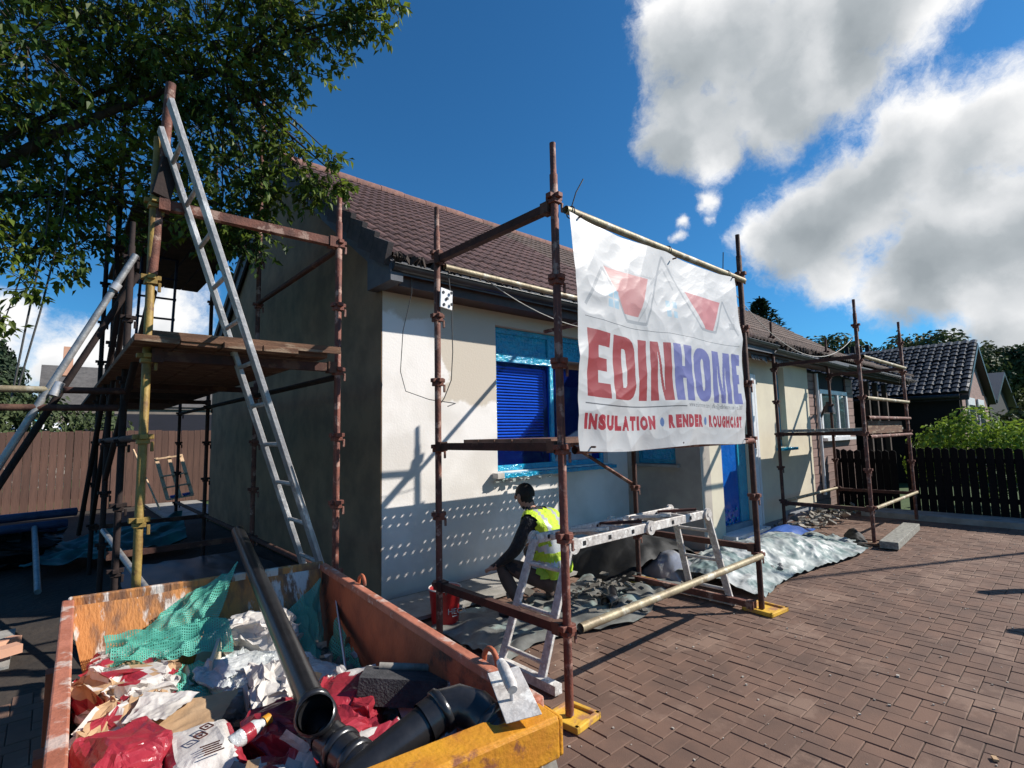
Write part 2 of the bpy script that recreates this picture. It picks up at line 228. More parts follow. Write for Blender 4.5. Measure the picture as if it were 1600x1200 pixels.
# ------------------------------------------------------------------ mesh helpers
WL = {}
def V(*a): return Vector(a) if len(a) == 3 else Vector(a[0])
class MB:
    def __init__(s): s.v = []; s.f = []; s.mi = []; s.sm = []
    def add(s, vs, fs, mi=0, sm=False):
        o = len(s.v); s.v += [tuple(v) for v in vs]; s.f += [tuple(i+o for i in f) for f in fs]; s.mi += [mi]*len(fs); s.sm += [sm]*len(fs); return s
    def box(s, c, d, R=None, mi=0, taper=1):
        c = V(c); vs = []
        for z in (-.5, .5):
            k = taper if z > 0 else 1
            for x, y in ((-.5, -.5), (.5, -.5), (.5, .5), (-.5, .5)):
                p = Vector((x*d[0]*k, y*d[1]*k, z*d[2])); vs.append(c + (R @ p if R else p))
        return s.add(vs, [(3, 2, 1, 0), (4, 5, 6, 7), (0, 1, 5, 4), (1, 2, 6, 5), (2, 3, 7, 6), (3, 0, 4, 7)], mi)
    def b2(s, a, b, mi=0):
        return s.box([(a[i]+b[i])/2 for i in range(3)], [abs(b[i]-a[i]) for i in range(3)], mi=mi)
    def bar(s, p, q, w, h, up=(0, 0, 1), mi=0):
        p, q = V(p), V(q); z = (q-p); ln = z.length; z = z.normalized(); x = V(up).cross(z)
        if x.length < 1e-4: x = Vector((1, 0, 0)).cross(z)
        x.normalize(); y = z.cross(x); R = Matrix((x, y, z)).transposed()
        return s.box((p+q)/2, (w, h, ln), R, mi)
    def tube(s, pts, r, n=10, mi=0, cap=True, closed=False):
        pts = [V(p) for p in pts]; rs = r if isinstance(r, (list, tuple)) else [r]*len(pts); vs = []; fs = []
        d0 = (pts[1]-pts[0]).normalized(); x = d0.orthogonal().normalized()
        for i, p in enumerate(pts):
            d = (pts[min(i+1, len(pts)-1)]-pts[max(i-1, 0)]).normalized(); x = (x-d*x.dot(d)).normalized(); y = d.cross(x)
            for k in range(n):
                a = 2*PI*k/n; vs.append(p+(x*math.cos(a)+y*math.sin(a))*rs[i])
        for i in range(len(pts)-1):
            for k in range(n):
                a, b = i*n+k, i*n+(k+1) % n; fs.append((a, b, b+n, a+n))
        s.add(vs, fs, mi, True)
        if cap: s.add(vs[:n], [tuple(range(n))[::-1]], mi); s.add(vs[-n:], [tuple(range(n))], mi)
        return s
    def grid(s, fn, nu, nv, mi=0, sm=True, hole=None):
        vs = [fn(i/nu, j/nv) for j in range(nv+1) for i in range(nu+1)]
        fs = [(j*(nu+1)+i, j*(nu+1)+i+1, (j+1)*(nu+1)+i+1, (j+1)*(nu+1)+i) for j in range(nv) for i in range(nu) if not (hole and hole(i, j))]
        if callable(mi):
            o = len(s.v); s.add(vs, fs, 0, sm); k = len(s.f)-len(fs)
            for q, f in enumerate(fs): s.mi[k+q] = mi(*[sum(vs[i][a] for i in f)/4 for a in range(3)])
            return s
        return s.add(vs, fs, mi, sm)
    def mesh(s, name, mats, center=None):
        if center is None:
            a = np.array(s.v); center = Vector(((a[:, 0].min()+a[:, 0].max())/2, (a[:, 1].min()+a[:, 1].max())/2, a[:, 2].min()))
        me = bpy.data.meshes.new(name); me.from_pydata([(v[0]-center[0], v[1]-center[1], v[2]-center[2]) for v in s.v], [], s.f)
        for m in (mats if isinstance(mats, (list, tuple)) else [mats]): me.materials.append(m)
        me.polygons.foreach_set('material_index', s.mi); me.polygons.foreach_set('use_smooth', s.sm); me.update()
        return me, Vector(center)
    def build(s, name, mats, parent=None, center=None, label=None):
        me, c = s.mesh(name, mats, center); o = link(name, me, c, parent)
        if label: o['label'] = label
        return o
def link(name, me, loc, parent=None, rot=None, scale=None):
    o = bpy.data.objects.new(name, me); COL.objects.link(o); WL[o.name] = Vector(loc)
    if parent: o.parent = parent; o.location = Vector(loc)-WL[parent.name]
    else: o.location = loc
    if rot is not None: o.rotation_euler = rot
    if scale is not None: o.scale = scale
    return o
def tag(o, label=None, cat=None, group=None, kind=None):
    for k, v in (('label', label), ('category', cat), ('group', group), ('kind', kind)):
        if v: o[k] = v
    return o
def thing(name, loc, label, cat, group=None): return tag(link(name, None, loc), label, cat, group)
def struct(name, mb, mat, **k): o = mb.build(name, mat, **k); o['kind'] = 'structure'; return o
def bevel(o, w=.004, seg=2):
    m = o.modifiers.new('bevel', 'BEVEL'); m.width = w; m.segments = seg; m.limit_method = 'ANGLE'; return o
def rotz(a): return Matrix.Rotation(a, 3, 'Z')
def eul(x=0, y=0, z=0): return (Matrix.Rotation(z, 3, 'Z') @ Matrix.Rotation(y, 3, 'Y') @ Matrix.Rotation(x, 3, 'X'))
def nz(x, y=0, z=0): return noise.noise(Vector((x, y, z)))
def fbm(p, s=1, o=4): return noise.fractal(Vector(p)*s, .6, 2.0, o)

# ================================================================== SETTING
# ground
g = MB(); 
g.grid(lambda u, v: ((u-.5)*900, (v-.5)*900, -.03), 6, 6)
struct('ground', g, grass)
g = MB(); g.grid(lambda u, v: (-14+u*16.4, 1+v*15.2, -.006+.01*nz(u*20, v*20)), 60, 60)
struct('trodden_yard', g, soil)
g = MB(); g.b2((-1.2, 5.2, -.02), (-.14, 6.2, .015)); g.b2((1.8, 12.3, 0), (2.9, 15.6, .05))
struct('concrete_path', g, concrete)
# block paving: 90 degree herringbone
pav = MB(); pav.b2((-1.6, -5, -.06), (11.3, 4.66, -.007)); pave = struct('pavement', pav, dirt)
pm = MB()
def paver(mb, l, w, c=(0, 0, 0), tilt=(0, 0), ch=.0035):
    gp = .0019; hx, hy = l/2-gp, w/2-gp; c = V(c)
    def z(x, y): return c.z + x*tilt[0] + y*tilt[1]
    o = [(-hx, -hy), (hx, -hy), (hx, hy), (-hx, hy)]; i_ = [(x-math.copysign(ch, x), y-math.copysign(ch, y)) for x, y in o]
    vs = [(c.x+x, c.y+y, -.02) for x, y in o]+[(c.x+x, c.y+y, z(x, y)-.004) for x, y in o]+[(c.x+x, c.y+y, z(x, y)) for x, y in i_]
    fs = [(8, 9, 10, 11)]+[(k, (k+1) % 4, 4+(k+1) % 4, 4+k) for k in range(4)]+[(4+k, 4+(k+1) % 4, 8+(k+1) % 4, 8+k) for k in range(4)]
    mb.add(vs, fs)
pl = []
u = .1
for i in range(-200, 260):
    for j in range(-200, 260):
        # herringbone lattice on unit cells
        k = (i - j) % 4
        if k == 0: cx, cyy, hor = (i+1)*u, (j+.5)*u, True
        elif k == 3: cx, cyy, hor = (i+.5)*u, (j+1)*u, False
        else: continue
        if -1.5 < cx < 11.2 and -4.8 < cyy < 4.55: pl.append((cx, cyy, hor))
# cells: horizontal (i,j),(i+1,j) when (i-j)%4==0 ; vertical (i,j),(i,j+1) when (i-j)%4==2
def depth(p): return (Vector((p[0], p[1], 0))-CAM).dot(f_)
def inframe(p):
    d = Vector((p[0], p[1], 0))-CAM; z = d.dot(f_)
    if z < .3: return False
    x = 800+808.9*d.dot(r_)/z; y = 600-808.9*d.dot(u_)/z
    return 860 < x < 1640 and y < 1225
vis = sorted([p for p in pl if inframe(p)], key=depth)
near = set(vis[:300])
mh, _ = (lambda mb: (paver(mb, .2, .1), mb.mesh('paver', paverm, (0, 0, 0)))[1])(MB()); mv, _ = (lambda mb: (paver(mb, .1, .2), mb.mesh('paver', paverm, (0, 0, 0)))[1])(MB())
rvs = []
for p in pl:
    dz = rnd.uniform(-.0025, .0015)
    if p in near:
        o = link('paver', mh if p[2] else mv, (p[0], p[1], dz), pave, (rnd.uniform(-.012, .012), rnd.uniform(-.012, .012), 0))
    else:
        n0 = len(pm.f); paver(pm, *((.2, .1) if p[2] else (.1, .2)), c=(p[0], p[1], dz), tilt=(rnd.uniform(-.012, .012), rnd.uniform(-.012, .012))); rvs += [rnd.random()]*(len(pm.f)-n0)
pf = pm.build('paver_field', paverm, pave, center=(0, 0, 0)); pf['kind'] = 'stuff'
def setrv(o, vals):
    a = o.data.attributes.new('rv', 'FLOAT', 'FACE'); a.data.foreach_set('value', vals)
setrv(pf, rvs)
g = MB()
for q in range(900):
    x, y = rnd.uniform(1.3, 10), rnd.uniform(-3, 3.6); s = rnd.uniform(.0025, .009)*(1.8 if rnd.random() < .06 else 1)
    g.box((x, y, s*.4), (s*rnd.uniform(.7, 1.8), s, s*.7), rotz(rnd.uniform(0, 3)))
tag(g.build('grit', debris_m), 'pale crumbs of render and grit scattered on the brown paving', 'grit', kind='stuff')
g = MB(); g.b2((10.75, -6, 0), (11.35, 2.9, .09)); struct('kerb', g, concrete)
g = MB(); g.grid(lambda u, v: (11.3+u*24, -14+v*26, -.02), 8, 8); struct('garden_lawn', g, grass)

# ================================================================== HOUSE
house = thing('bungalow', (2.42, 4.66, 0), 'cream rendered bungalow with brown tiled roof and blue masked windows behind the scaffold', 'house')
WX0, WX1, WZ0, WZ1 = 3.90, 5.95, 1.12, 2.86
w = MB(); T = .3
w.b2((2.43, 4.66, 0), (WX0, 4.66+T, 3.1)); w.b2((WX1, 4.66, 0), (6.5, 4.66+T, 3.1)); w.b2((WX0, 4.66, 0), (WX1, 4.66+T, WZ0)); w.b2((WX0, 4.66, WZ1), (WX1, 4.66+T, 3.1))
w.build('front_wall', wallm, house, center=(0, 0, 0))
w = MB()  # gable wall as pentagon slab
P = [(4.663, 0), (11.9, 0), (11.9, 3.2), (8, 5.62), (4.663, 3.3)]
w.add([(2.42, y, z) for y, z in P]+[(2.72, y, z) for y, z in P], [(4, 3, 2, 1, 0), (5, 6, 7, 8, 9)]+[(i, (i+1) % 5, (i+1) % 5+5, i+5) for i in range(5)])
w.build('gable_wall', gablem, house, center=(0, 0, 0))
w = MB(); w.b2((2.8, 11.6, 0), (17.2, 11.9, 3.1)); w.build('rear_wall', gablem, house, center=(0, 0, 0))
w = MB()  # porch block: return wall with small window, front wall with door and slim window
w.b2((6.4, 3.5, 0), (6.65, 3.86, 2.82)); w.b2((6.4, 4.5, 0), (6.65, 4.659, 3.1)); w.b2((6.4, 3.86, 0), (6.65, 4.5, 1.1)); w.b2((6.4, 3.86, 2.1), (6.65, 4.5, 2.82))
w.build('return_wall', porchm, house, center=(0, 0, 0))
w = MB()
for a, b, z0, z1 in ((6.65, 6.98, .06, 2.82), (7.95, 8.9, .12, 2.82), (9.36, 10.45, .22, 2.82), (6.98, 7.95, 2.35, 2.82), (8.9, 9.36, .22, 1.25), (8.9, 9.36, 2.6, 2.82)): w.b2((a, 3.5, z0), (b, 3.72, z1))
w.build('porch_wall', creamm, house, center=(0, 0, 0))
w = MB(); w.b2((6.65, 3.56, 0), (10.45, 3.7, .2)); w.build('plinth', greysheet, house)
# small window on return
fr = MB(); fr.b2((6.46, 3.865, 1.105), (6.50, 4.495, 1.16)); fr.b2((6.46, 3.865, 2.04), (6.50, 4.495, 2.095)); fr.b2((6.46, 3.865, 1.16), (6.5, 3.92, 2.04)); fr.b2((6.46, 4.44, 1.16), (6.5, 4.495, 2.04))
wn1 = fr.build('window', teal, house); p = MB(); p.b2((6.475, 3.92, 1.16), (6.485, 4.44, 2.04)); p.build('pane', cyanfilm, wn1)
s_ = MB(); s_.b2((6.33, 3.8, 1.06), (6.46, 4.55, 1.098)); s_.build('sill', concrete, wn1)
# door
d = MB(); d.b2((6.985, 3.6, .13), (7.06, 3.66, 2.345)); d.b2((7.68, 3.6, .13), (7.945, 3.66, 2.345)); d.b2((7.06, 3.6, 2.27), (7.68, 3.66, 2.345)); dr = d.build('door', teal, house)
p = MB(); p.grid(lambda u, v: (7.06+u*.62, 3.62+.006*nz(u*6, v*9), .13+v*2.14), 10, 30); p.build('door_leaf', bluedoor, dr)
p = MB(); p.b2((6.9, 3.32, .03), (8.0, 3.6, .125)); p.build('threshold', whitep, dr)
p = MB()
for k in range(34): p.box((7.1+rnd.random()*.5, 3.6+rnd.random()*.01, .2+rnd.random()**2*.22), (.03, .004, .03), eul(rnd.random(), rnd.random(), rnd.random()))
p.build('loose_film', cyanfilm, dr)
p = MB(); p.b2((7.96, 3.46, .12), (8.06, 3.5, 2.4)); p.b2((8.1, 3.47, .12), (8.16, 3.5, 2.4)); p.build('side_trim', whitep, dr)
# slim window
d = MB(); d.b2((8.905, 3.6, 1.255), (8.98, 3.66, 2.595)); d.b2((9.28, 3.6, 1.255), (9.355, 3.66, 2.595)); d.b2((8.98, 3.6, 1.255), (9.28, 3.66, 1.33)); d.b2((8.98, 3.6, 2.52), (9.28, 3.66, 2.595)); w2 = d.build('window', teal, house)
p = MB(); p.b2((8.98, 3.62, 1.33), (9.28, 3.63, 2.52)); p.build('pane', teal, w2); p = MB(); p.b2((8.85, 3.38, 1.2), (9.45, 3.6, 1.245)); p.build('sill', cyanfilm, w2)
# main window
y0 = 4.74
fr = MB(); t_ = .07
fr.b2((WX0+.003, y0, WZ0+.003), (WX1-.003, y0+.06, WZ0+t_)); fr.b2((WX0+.003, y0, WZ1-t_), (WX1-.003, y0+.06, WZ1-.003)); fr.b2((WX0+.003, y0, WZ0+t_), (WX0+t_, y0+.06, WZ1-t_)); fr.b2((WX1-t_, y0, WZ0+t_), (WX1-.003, y0+.06, WZ1-t_))
ZT = 2.44; XM = 4.92
fr.b2((WX0+t_, y0-.008, ZT), (WX1-t_, y0+.06, ZT+.1)); fr.b2((XM-.07, y0-.01, ZT+.1), (XM+.07, y0+.055, WZ1-t_)); fr.b2((XM-.03, y0, WZ0+t_), (XM+.03, y0+.055, ZT))
mw = fr.build('window', cyanfilm, house)
for a, b, z0, z1, mm in ((WX0+t_, XM-.07, ZT+.1, WZ1-t_, cyanfilm), (XM+.07, WX1-t_, ZT+.1, WZ1-t_, cyanfilm), (WX0+t_, XM-.03, WZ0+t_, ZT, filmg), (XM+.03, WX1-t_, WZ0+t_, ZT, filmg)):
    p = MB(); yy = y0+.02 if mm is cyanfilm else y0+.03
    p.grid(lambda u, v: (a+u*(b-a), yy+.010*fbm((a+u*2, v*2, z0), 3), z0+v*(z1-z0)), 24, 24); p.build('pane', mm, mw)
bl = MB()
for k in range(25): bl.box((4.42, y0+.10, 1.50+k*.037), (.86, .024, .004), eul(.75))
bl.build('blind', blindm, mw)
bx = MB(); bx.b2((3.7, 6.2, .9), (6.2, 6.25, 3.05)); bx.b2((3.6, y0+.25, .9), (3.65, 6.2, 3.05)); bx.b2((3.6, y0+.25, .85), (6.3, 6.2, .9)); bx.build('room', darkroom, house)
sl = MB(); sl.grid(lambda u, v: (WX0-.06+u*(WX1-WX0+.14), 4.575+v*.165, WZ0-.005-.015*(1-v)+.008*nz(u*20, v*4)), 60, 6); sl.grid(lambda u, v: (WX0-.06+u*(WX1-WX0+.14), 4.575, WZ0-.065+.015*nz(u*25, 3)*(1-v)+v*.045), 60, 3); sl.build('sill', cyanfilm, mw)
g = MB(); g.box((3.86, 4.60, 1.085), (.10, .10, .06)); g.build('sill_end', bagwhite, mw)
g = MB()
for k in range(22): x = 3.8+rnd.random()*1.2; g.box((x, 4.58, 1.035-rnd.random()*.02), (.05, .01, .035), eul(rnd.random()*2, 0, rnd.random()))
g.build('torn_film', tarpm, mw)['kind'] = 'stuff'
# roof -------------------------------------------------
def prof(x):  # (y,z) path from eaves to ridge
    return [(4.28, 3.26), (8.0, 5.84)] if x < 6.3 else [(3.18, 2.86), (5.0, 3.76), (8.0, 5.84)]
def path(pts, s):
    for (a, b) in zip(pts, pts[1:]):
        L_ = math.hypot(b[0]-a[0], b[1]-a[1])
        if s <= L_: t = s/L_; return a[0]+(b[0]-a[0])*t, a[1]+(b[1]-a[1])*t, math.atan2(b[1]-a[1], b[0]-a[0])
        s -= L_
    a, b = pts[-2:]; return b[0], b[1], math.atan2(b[1]-a[1], b[0]-a[0])
RX1 = 17.2
rf = MB()
for xa, xb in ((2.3, 6.3), (6.3, RX1)):
    pts = prof(xa+.01); ring = pts+[(y, z-.12) for y, z in pts[::-1]]; n = len(ring)
    rf.add([(x, y, z-.05) for x in (xa, xb) for y, z in ring], [tuple(range(n))[::-1], tuple(range(n, 2*n))]+[(i, (i+1) % n, (i+1) % n+n, i+n) for i in range(n)])
roof = rf.build('roof', greybox, house, center=(0, 0, 0))
TW = .25; GA = .30
def tile_geo(mb, x0, y, z, ang, w=TW, l=GA+.05):
    """one double roman tile: corrugated top, thick front edge"""
    ca, sa = math.cos(ang), math.sin(ang); nx = 8; pr_ = [0, .022, .03, .012, .002, .022, .03, .012, .0]
    vs = []
    for v in (0, 1):
        for i in range(nx+1):
            h = pr_[i]+.024*(1-v)+.006; s = v*l
            vs.append((x0+w*i/nx, y+ca*s-sa*h, z+sa*s+ca*h))
    for i in range(nx+1):
        h = pr_[i]-.004; vs.append((x0+w*i/nx, y-sa*h, z+ca*h))
    fs = [(i, i+1, i+nx+2, i+nx+1) for i in range(nx)]+[(i+2*nx+2, i+2*nx+3, i+1, i) for i in range(nx)]
    mb.add(vs, fs, 0, False)
tiles = []
for xa, xb in ((2.34, 6.3), (6.3, RX1)):
    pts = prof(xa+.01); tot = sum(math.hypot(b[0]-a[0], b[1]-a[1]) for a, b in zip(pts, pts[1:])); nr = int(tot/GA)
    for r in range(nr+1):
        s = r*GA*tot/(nr+.6)/GA if False else r*tot/(nr+.7)
        y, z, an = path(pts, s); k = 0
        while xa+k*TW < xb-.05:
            tiles.append((xa+k*TW, y, z, an)); k += 1
tiles.sort(key=lambda t: t[0]+.3*t[1])
farm = MB(); rv = []; tcache = {}
for i, (x, y, z, an) in enumerate(tiles):
    dz = rnd.uniform(-.003, .003)
    if i < 300:
        key = round(an, 4)
        if key not in tcache: mb = MB(); tile_geo(mb, 0, 0, 0, an); tcache[key] = mb.mesh('roof_tile', tilem, (0, 0, 0))[0]
        link('roof_tile', tcache[key], (x, y, z+dz), roof, (0, rnd.uniform(-.006, .006), rnd.uniform(-.006, .006)))
    else: n0 = len(farm.f); tile_geo(farm, x, y, z+dz, an); rv += [rnd.random()]*(len(farm.f)-n0)
fo = farm.build('roof_tiles_beyond', tilefar, roof, center=(0, 0, 0)); fo['kind'] = 'stuff'; setrv(fo, rv)
# rear slope, ridge, verge, bargeboard, gutters
g = MB(); g.add([(2.3, 8, 5.80), (RX1, 8, 5.80), (RX1, 12.3, 3.0), (2.3, 12.3, 3.0), (2.3, 8, 5.68), (RX1, 8, 5.68), (RX1, 12.3, 2.86), (2.3, 12.3, 2.86)], [(0, 1, 2, 3), (7, 6, 5, 4), (0, 3, 7, 4), (1, 5, 6, 2), (3, 2, 6, 7)]); g.build('rear_roof_slope', tilefar, house, center=(0, 0, 0))
rm = MB(); n = 6; rm.tube([(0, 0, 0), (.44, 0, 0)], .11, 10); rme, _ = rm.mesh('ridge_tile', ridgem, (0, 0, 0))
x = 2.3
while x < RX1-.2: link('ridge_tile', rme, (x, 8, 5.84+rnd.uniform(-.006, .006)), roof, (0, 0, 0)); x += .45
vm = MB(); an = math.atan2(2.58, 3.72); vm.bar((0, 0, 0), (0, math.cos(an)*.31, math.sin(an)*.31), .035, .19, up=(1, 0, 0)); vme, _ = vm.mesh('verge_tile', vergem, (0, 0, 0))
vm = MB(); R_ = Matrix.Rotation(an, 3, 'X'); vm.box(R_ @ Vector((0, .17, .01)), (.055, .335, .215), R_ @ Matrix.Rotation(-.16, 3, 'X')); vme, _ = vm.mesh('verge_tile', vergem, (0, 0, 0))
for k in range(14):
    s = k*.325; link('verge_tile', vme, (2.275, 4.26+math.cos(an)*s, 3.22+math.sin(an)*s), roof)
g = MB(); R_ = Matrix.Rotation(an, 3, 'X'); L_ = math.hypot(3.72, 2.58)
g.box((2.36, 6.16, 4.40), (.035, L_+.05, .20), R_); g.box((2.36, 10.0, 4.28), (.035, 5.0, .20), Matrix.Rotation(-math.atan2(2.8, 4.3), 3, 'X')); g.build('bargeboard', greybox, house)
g = MB(); g.add([(2.31, 4.27, 3.2), (2.31, 4.27, 3.02), (2.31, 4.75, 3.02), (2.31, 4.75, 3.5), (2.44, 4.27, 3.2), (2.44, 4.27, 3.02), (2.44, 4.75, 3.02), (2.44, 4.75, 3.5)], [(0, 1, 2, 3), (7, 6, 5, 4), (0, 4, 5, 1), (1, 5, 6, 2)]); g.build('eaves_box', greybox, house)
g = MB(); g.b2((2.44, 4.36, 3.02), (6.35, 4.66, 3.05)); g.b2((2.44, 4.34, 3.0), (6.35, 4.36, 3.19)); g.build('fascia', fasciam, house)
g = MB(); g.b2((6.35, 3.27, 2.66), (RX1, 3.5, 2.69)); g.b2((6.35, 3.25, 2.66), (RX1, 3.27, 2.82)); g.b2((6.35, 3.27, 2.69), (6.37, 4.34, 3.3)); g.build('fascia', fasciam, house)
def gutter(name, x0, x1, y, z, sag=0, r=.062, parent=house):
    g = MB(); nu = max(4, int((x1-x0)*4))
    g.grid(lambda u, v: (x0+(x1-x0)*u, y+math.cos(PI*v)*r, z-math.sin(PI*v)*r-sag*u+.004*nz(u*9)), nu, 8); g.grid(lambda u, v: (x0+(x1-x0)*u, y+math.cos(PI*v)*(r-.006), z-math.sin(PI*v)*(r-.006)-sag*u+.004*nz(u*9)+.001), nu, 8)
    g.tube([(x0, y-r, z), (x1, y-r, z-sag)], .008, 6)
    return g.build(name, blackm, parent)
gutter('gutter', 2.32, 6.34, 4.27, 3.17); gutter('gutter', 6.35, 8.25, 3.17, 2.83, .02); gutter('gutter', 8.2, 11.6, 3.19, 2.76, .03); gutter('gutter', 11.6, RX1, 3.17, 2.76)
g = MB()
for k in range(40):
    x = 2.35+rnd.random()**2*3; a = rnd.random()*3; g.bar((x, 4.25, 3.2), (x+rnd.uniform(-.1, .1), 4.2, 3.24+rnd.random()*.03), .012, .05)
for k in range(46):
    x = 8.2+rnd.random()*2.6; g.bar((x, 3.19, 2.80), (x+rnd.uniform(-.14, .14), 3.15, 2.84+rnd.random()*.05), .012, .05)
g.build('moss', darkboard, house)['kind'] = 'stuff'
g = MB()
for k in range(16): x = 7.6+k*.09; zz = 2.62-.05*rnd.random(); g.add([(x, 3.28, 2.68), (x+.09, 3.28, 2.68), (x+.09, 3.26, zz-.04*rnd.random()), (x, 3.26, zz)], [(0, 1, 2, 3)])
g.build('torn_underlay', blackm, house)
# --- neighbouring clad house, same terrace
nb = thing('neighbouring_house', (10.45, 3.52, 0), 'brown board clad end of the terrace with a white framed window beyond the cream wall', 'house')
w = MB(); w.b2((10.46, 3.6, 0), (11.2, 3.8, 2.66)); w.b2((12.85, 3.6, 0), (13.3, 3.8, 2.66)); w.b2((11.2, 3.6, 0), (12.85, 3.8, 1.35)); w.b2((11.2, 3.6, 2.32), (12.85, 3.8, 2.66)); w.b2((13.3, 4.6, 0), (RX1, 4.8, 2.9)); w.b2((17, 4.8, 0), (17.2, 11.9, 3.1)); w.b2((13.3, 3.8, 0), (13.45, 4.6, 2.66)); w.build('wall', blackhouse, nb, center=(0, 0, 0))
for a, b, z0, z1 in ((10.455, 11.195, 0.05, 2.6), (12.86, 13.3, .05, 2.6), (11.195, 12.86, .05, 1.3)):
    k = 0
    while z0+k*.16 < z1-.05:
        m = MB(); m.box(((a+b)/2, 3.575, z0+k*.16+.077), (b-a-.004, .03, .150), eul(.06)); m.build('board', clad, nb); k += 1
m = MB(); m.b2((11.2, 3.54, 1.36), (11.28, 3.6, 2.31)); m.b2((12.77, 3.54, 1.36), (12.85, 3.6, 2.31)); m.b2((11.28, 3.54, 2.23), (12.77, 3.6, 2.31)); m.b2((11.28, 3.54, 1.36), (12.77, 3.6, 1.43)); m.b2((12.2, 3.54, 1.43), (12.27, 3.6, 2.23)); wn2 = m.build('window', whitep, nb)
m = MB(); m.b2((11.28, 3.57, 1.43), (12.2, 3.58, 2.23)); m.build('pane', glassm, wn2); m = MB(); m.b2((12.27, 3.57, 1.43), (12.77, 3.58, 2.23)); m.build('pane', glassm, wn2)
m = MB(); m.b2((11.15, 3.45, 1.3), (12.9, 3.56, 1.355)); m.build('sill', whitep, wn2)
m = MB()
for x in (11.45, 12.5): m.grid(lambda u, v: (x+(u-.5)*(.1+.3*v), 3.59, 1.5+v*.7), 3, 6)
m.build('curtain', whitep, wn2)
m = MB(); m.tube([(10.98, 3.52, .3), (10.98, 3.52, 2.6)], .032, 10); m.build('downpipe', whitep, nb)
m = MB(); m.tube([(11.02, 3.5, 1.75), (11.0, 3.42, 1.95), (10.9, 3.32, 2.0), (10.72, 3.25, 2.0)], .02, 8); m.tube([(10.72, 3.25, 2.03), (10.72, 3.25, 1.96), (10.7, 3.25, 1.82)], [.05, .07, .10], 10); m.build('wall_lamp', blackm, nb)
m = MB()
for x, h in ((13.9, 2.6), (14.6, 2.6), (15.4, 2.6)): m.b2((x, 3.4, 0), (x+.1, 3.5, h))
m.build('porch_post', darkboard, nb)
for x in (14.1, 14.9, 15.9): m = MB(); m.b2((x, 4.5, .9), (x+.22, 4.59, 2.1)); m.build('window', whitep, nb)

# ================================================================== SCAFFOLDS
def couplers(pole, x, y, zs, mat, rot=0):
    for z in zs:
        c = MB(); R_ = rotz(rot)
        c.box((x, y, z), (.108, .040, .030), R_); c.box((x, y, z), (.040, .108, .030), R_); c.box((x, y, z-.029), (.066, .066, .028), R_)
        c.box((x+.045, y-.02, z-.06), (.018, .012, .06)); bevel(c.build('coupler', mat, pole), .003, 1)
def standard(root, x, y, z0, z1, mat, cz=.495, zo=0, cmat=None, spig=True, skipc=()):
    m = MB(); r = .0242
    if spig: m.tube([(x, y, z0), (x, y, z1-.2), (x, y, z1-.195), (x, y, z1)], [r, r, .019, .019], 14)
    else: m.tube([(x, y, z0), (x, y, z1)], r, 14)
    p = m.build('pole', mat, root, center=(x, y, z0))
    zs = []; k = 1
    while zo+k*cz < z1-.15: zs.append(zo+k*cz); k += 1
    couplers(p, x, y, zs, cmat or mat); return p
def tube(root, a, b, mat, name='tube', r=.0242):
    m = MB(); m.tube([a, b], r, 14, cap=False); m.tube([a, b], r-.004, 14, cap=False); 
    d = (V(b)-V(a)).normalized()
    return m.build(name, mat, root)
def beam(root, a, b, mat, name='transom', w=.05, h=.05):
    m = MB(); m.bar(a, b, w, .006); 
    p, q = V(a), V(b); up = Vector((0, 0, 1)); s = up.cross((q-p).normalized()).normalized()
    m = MB(); m.bar(p+up*h/2, q+up*h/2, w, .006, up=s); m.bar(p+s*w/2, q+s*w/2, .006, h, up=s); m.bar(p-s*w/2, q-s*w/2, .006, h, up=s)
    m = MB(); m.bar(p, q, h, w, up=s)
    m.bar(p+(q-p).normalized()*-.03, p+(q-p).normalized()*.03, h*1.35, w*1.3, up=s); m.bar(q+(q-p).normalized()*-.03, q+(q-p).normalized()*.03, h*1.35, w*1.3, up=s)
    return m.build(name, mat, root)
def baseplate(root, x, y, mat, rot=0.1, s=.24):
    m = MB(); R_ = rotz(rot); m.box((x, y, .012), (s, s, .02), R_)
    for k in range(4):
        a = rot+k*PI/2; c, d = math.cos(a), math.sin(a); m.box((x+c*s/2, y+d*s/2, .02), (.03, s+.03, .035), rotz(a))
    bevel(m.build('base_plate', mat, root), .006, 2)
sc1 = thing('scaffold', (2.17, 3.28, 0), 'rusty tube scaffold bay in front of the main window carrying the large banner', 'scaffold')
standard(sc1, 2.17, 3.28, .05, 3.33, rust, zo=-.01); standard(sc1, 2.185, 2.04, .03, 3.3, rust2, zo=-.01); standard(sc1, 4.62, 2.04, .03, 3.33, darkrust, zo=-.01, cmat=rust); standard(sc1, 4.62, 3.28, .03, 3.3, darkrust, zo=-.01, cmat=rust)
baseplate(sc1, 2.20, 2.03, yplate, .1, .19); baseplate(sc1, 4.66, 2.03, yplate, -.1); baseplate(sc1, 4.62, 3.28, yplate); baseplate(sc1, 2.17, 3.28, yplate)
tube(sc1, (2.24, 2.0, 2.885), (4.60, 2.0, 2.885), brass, 'ledger'); tube(sc1, (2.25, 2.0, .475), (4.58, 2.0, .475), brass, 'ledger', .026); tube(sc1, (2.25, 2.0, 1.455), (4.56, 2.0, 1.455), rust2, 'ledger'); tube(sc1, (2.25, 2.09, 1.96), (4.58, 2.09, 1.96), brass, 'ledger')
tube(sc1, (2.23, 3.26, 2.86), (4.58, 3.26, 2.86), brass, 'ledger')
for z, mt in ((2.9, darkrust), (1.475, darkrust), (.475, darkrust)): beam(sc1, (2.175, 2.09, z), (2.165, 3.23, z), mt)
for z in (2.9, 1.475, .53): beam(sc1, (4.62, 2.09, z), (4.62, 3.23, z), darkrust)
beam(sc1, (4.56, 2.1, .06), (4.56, 3.5, .06), rust, 'transom')
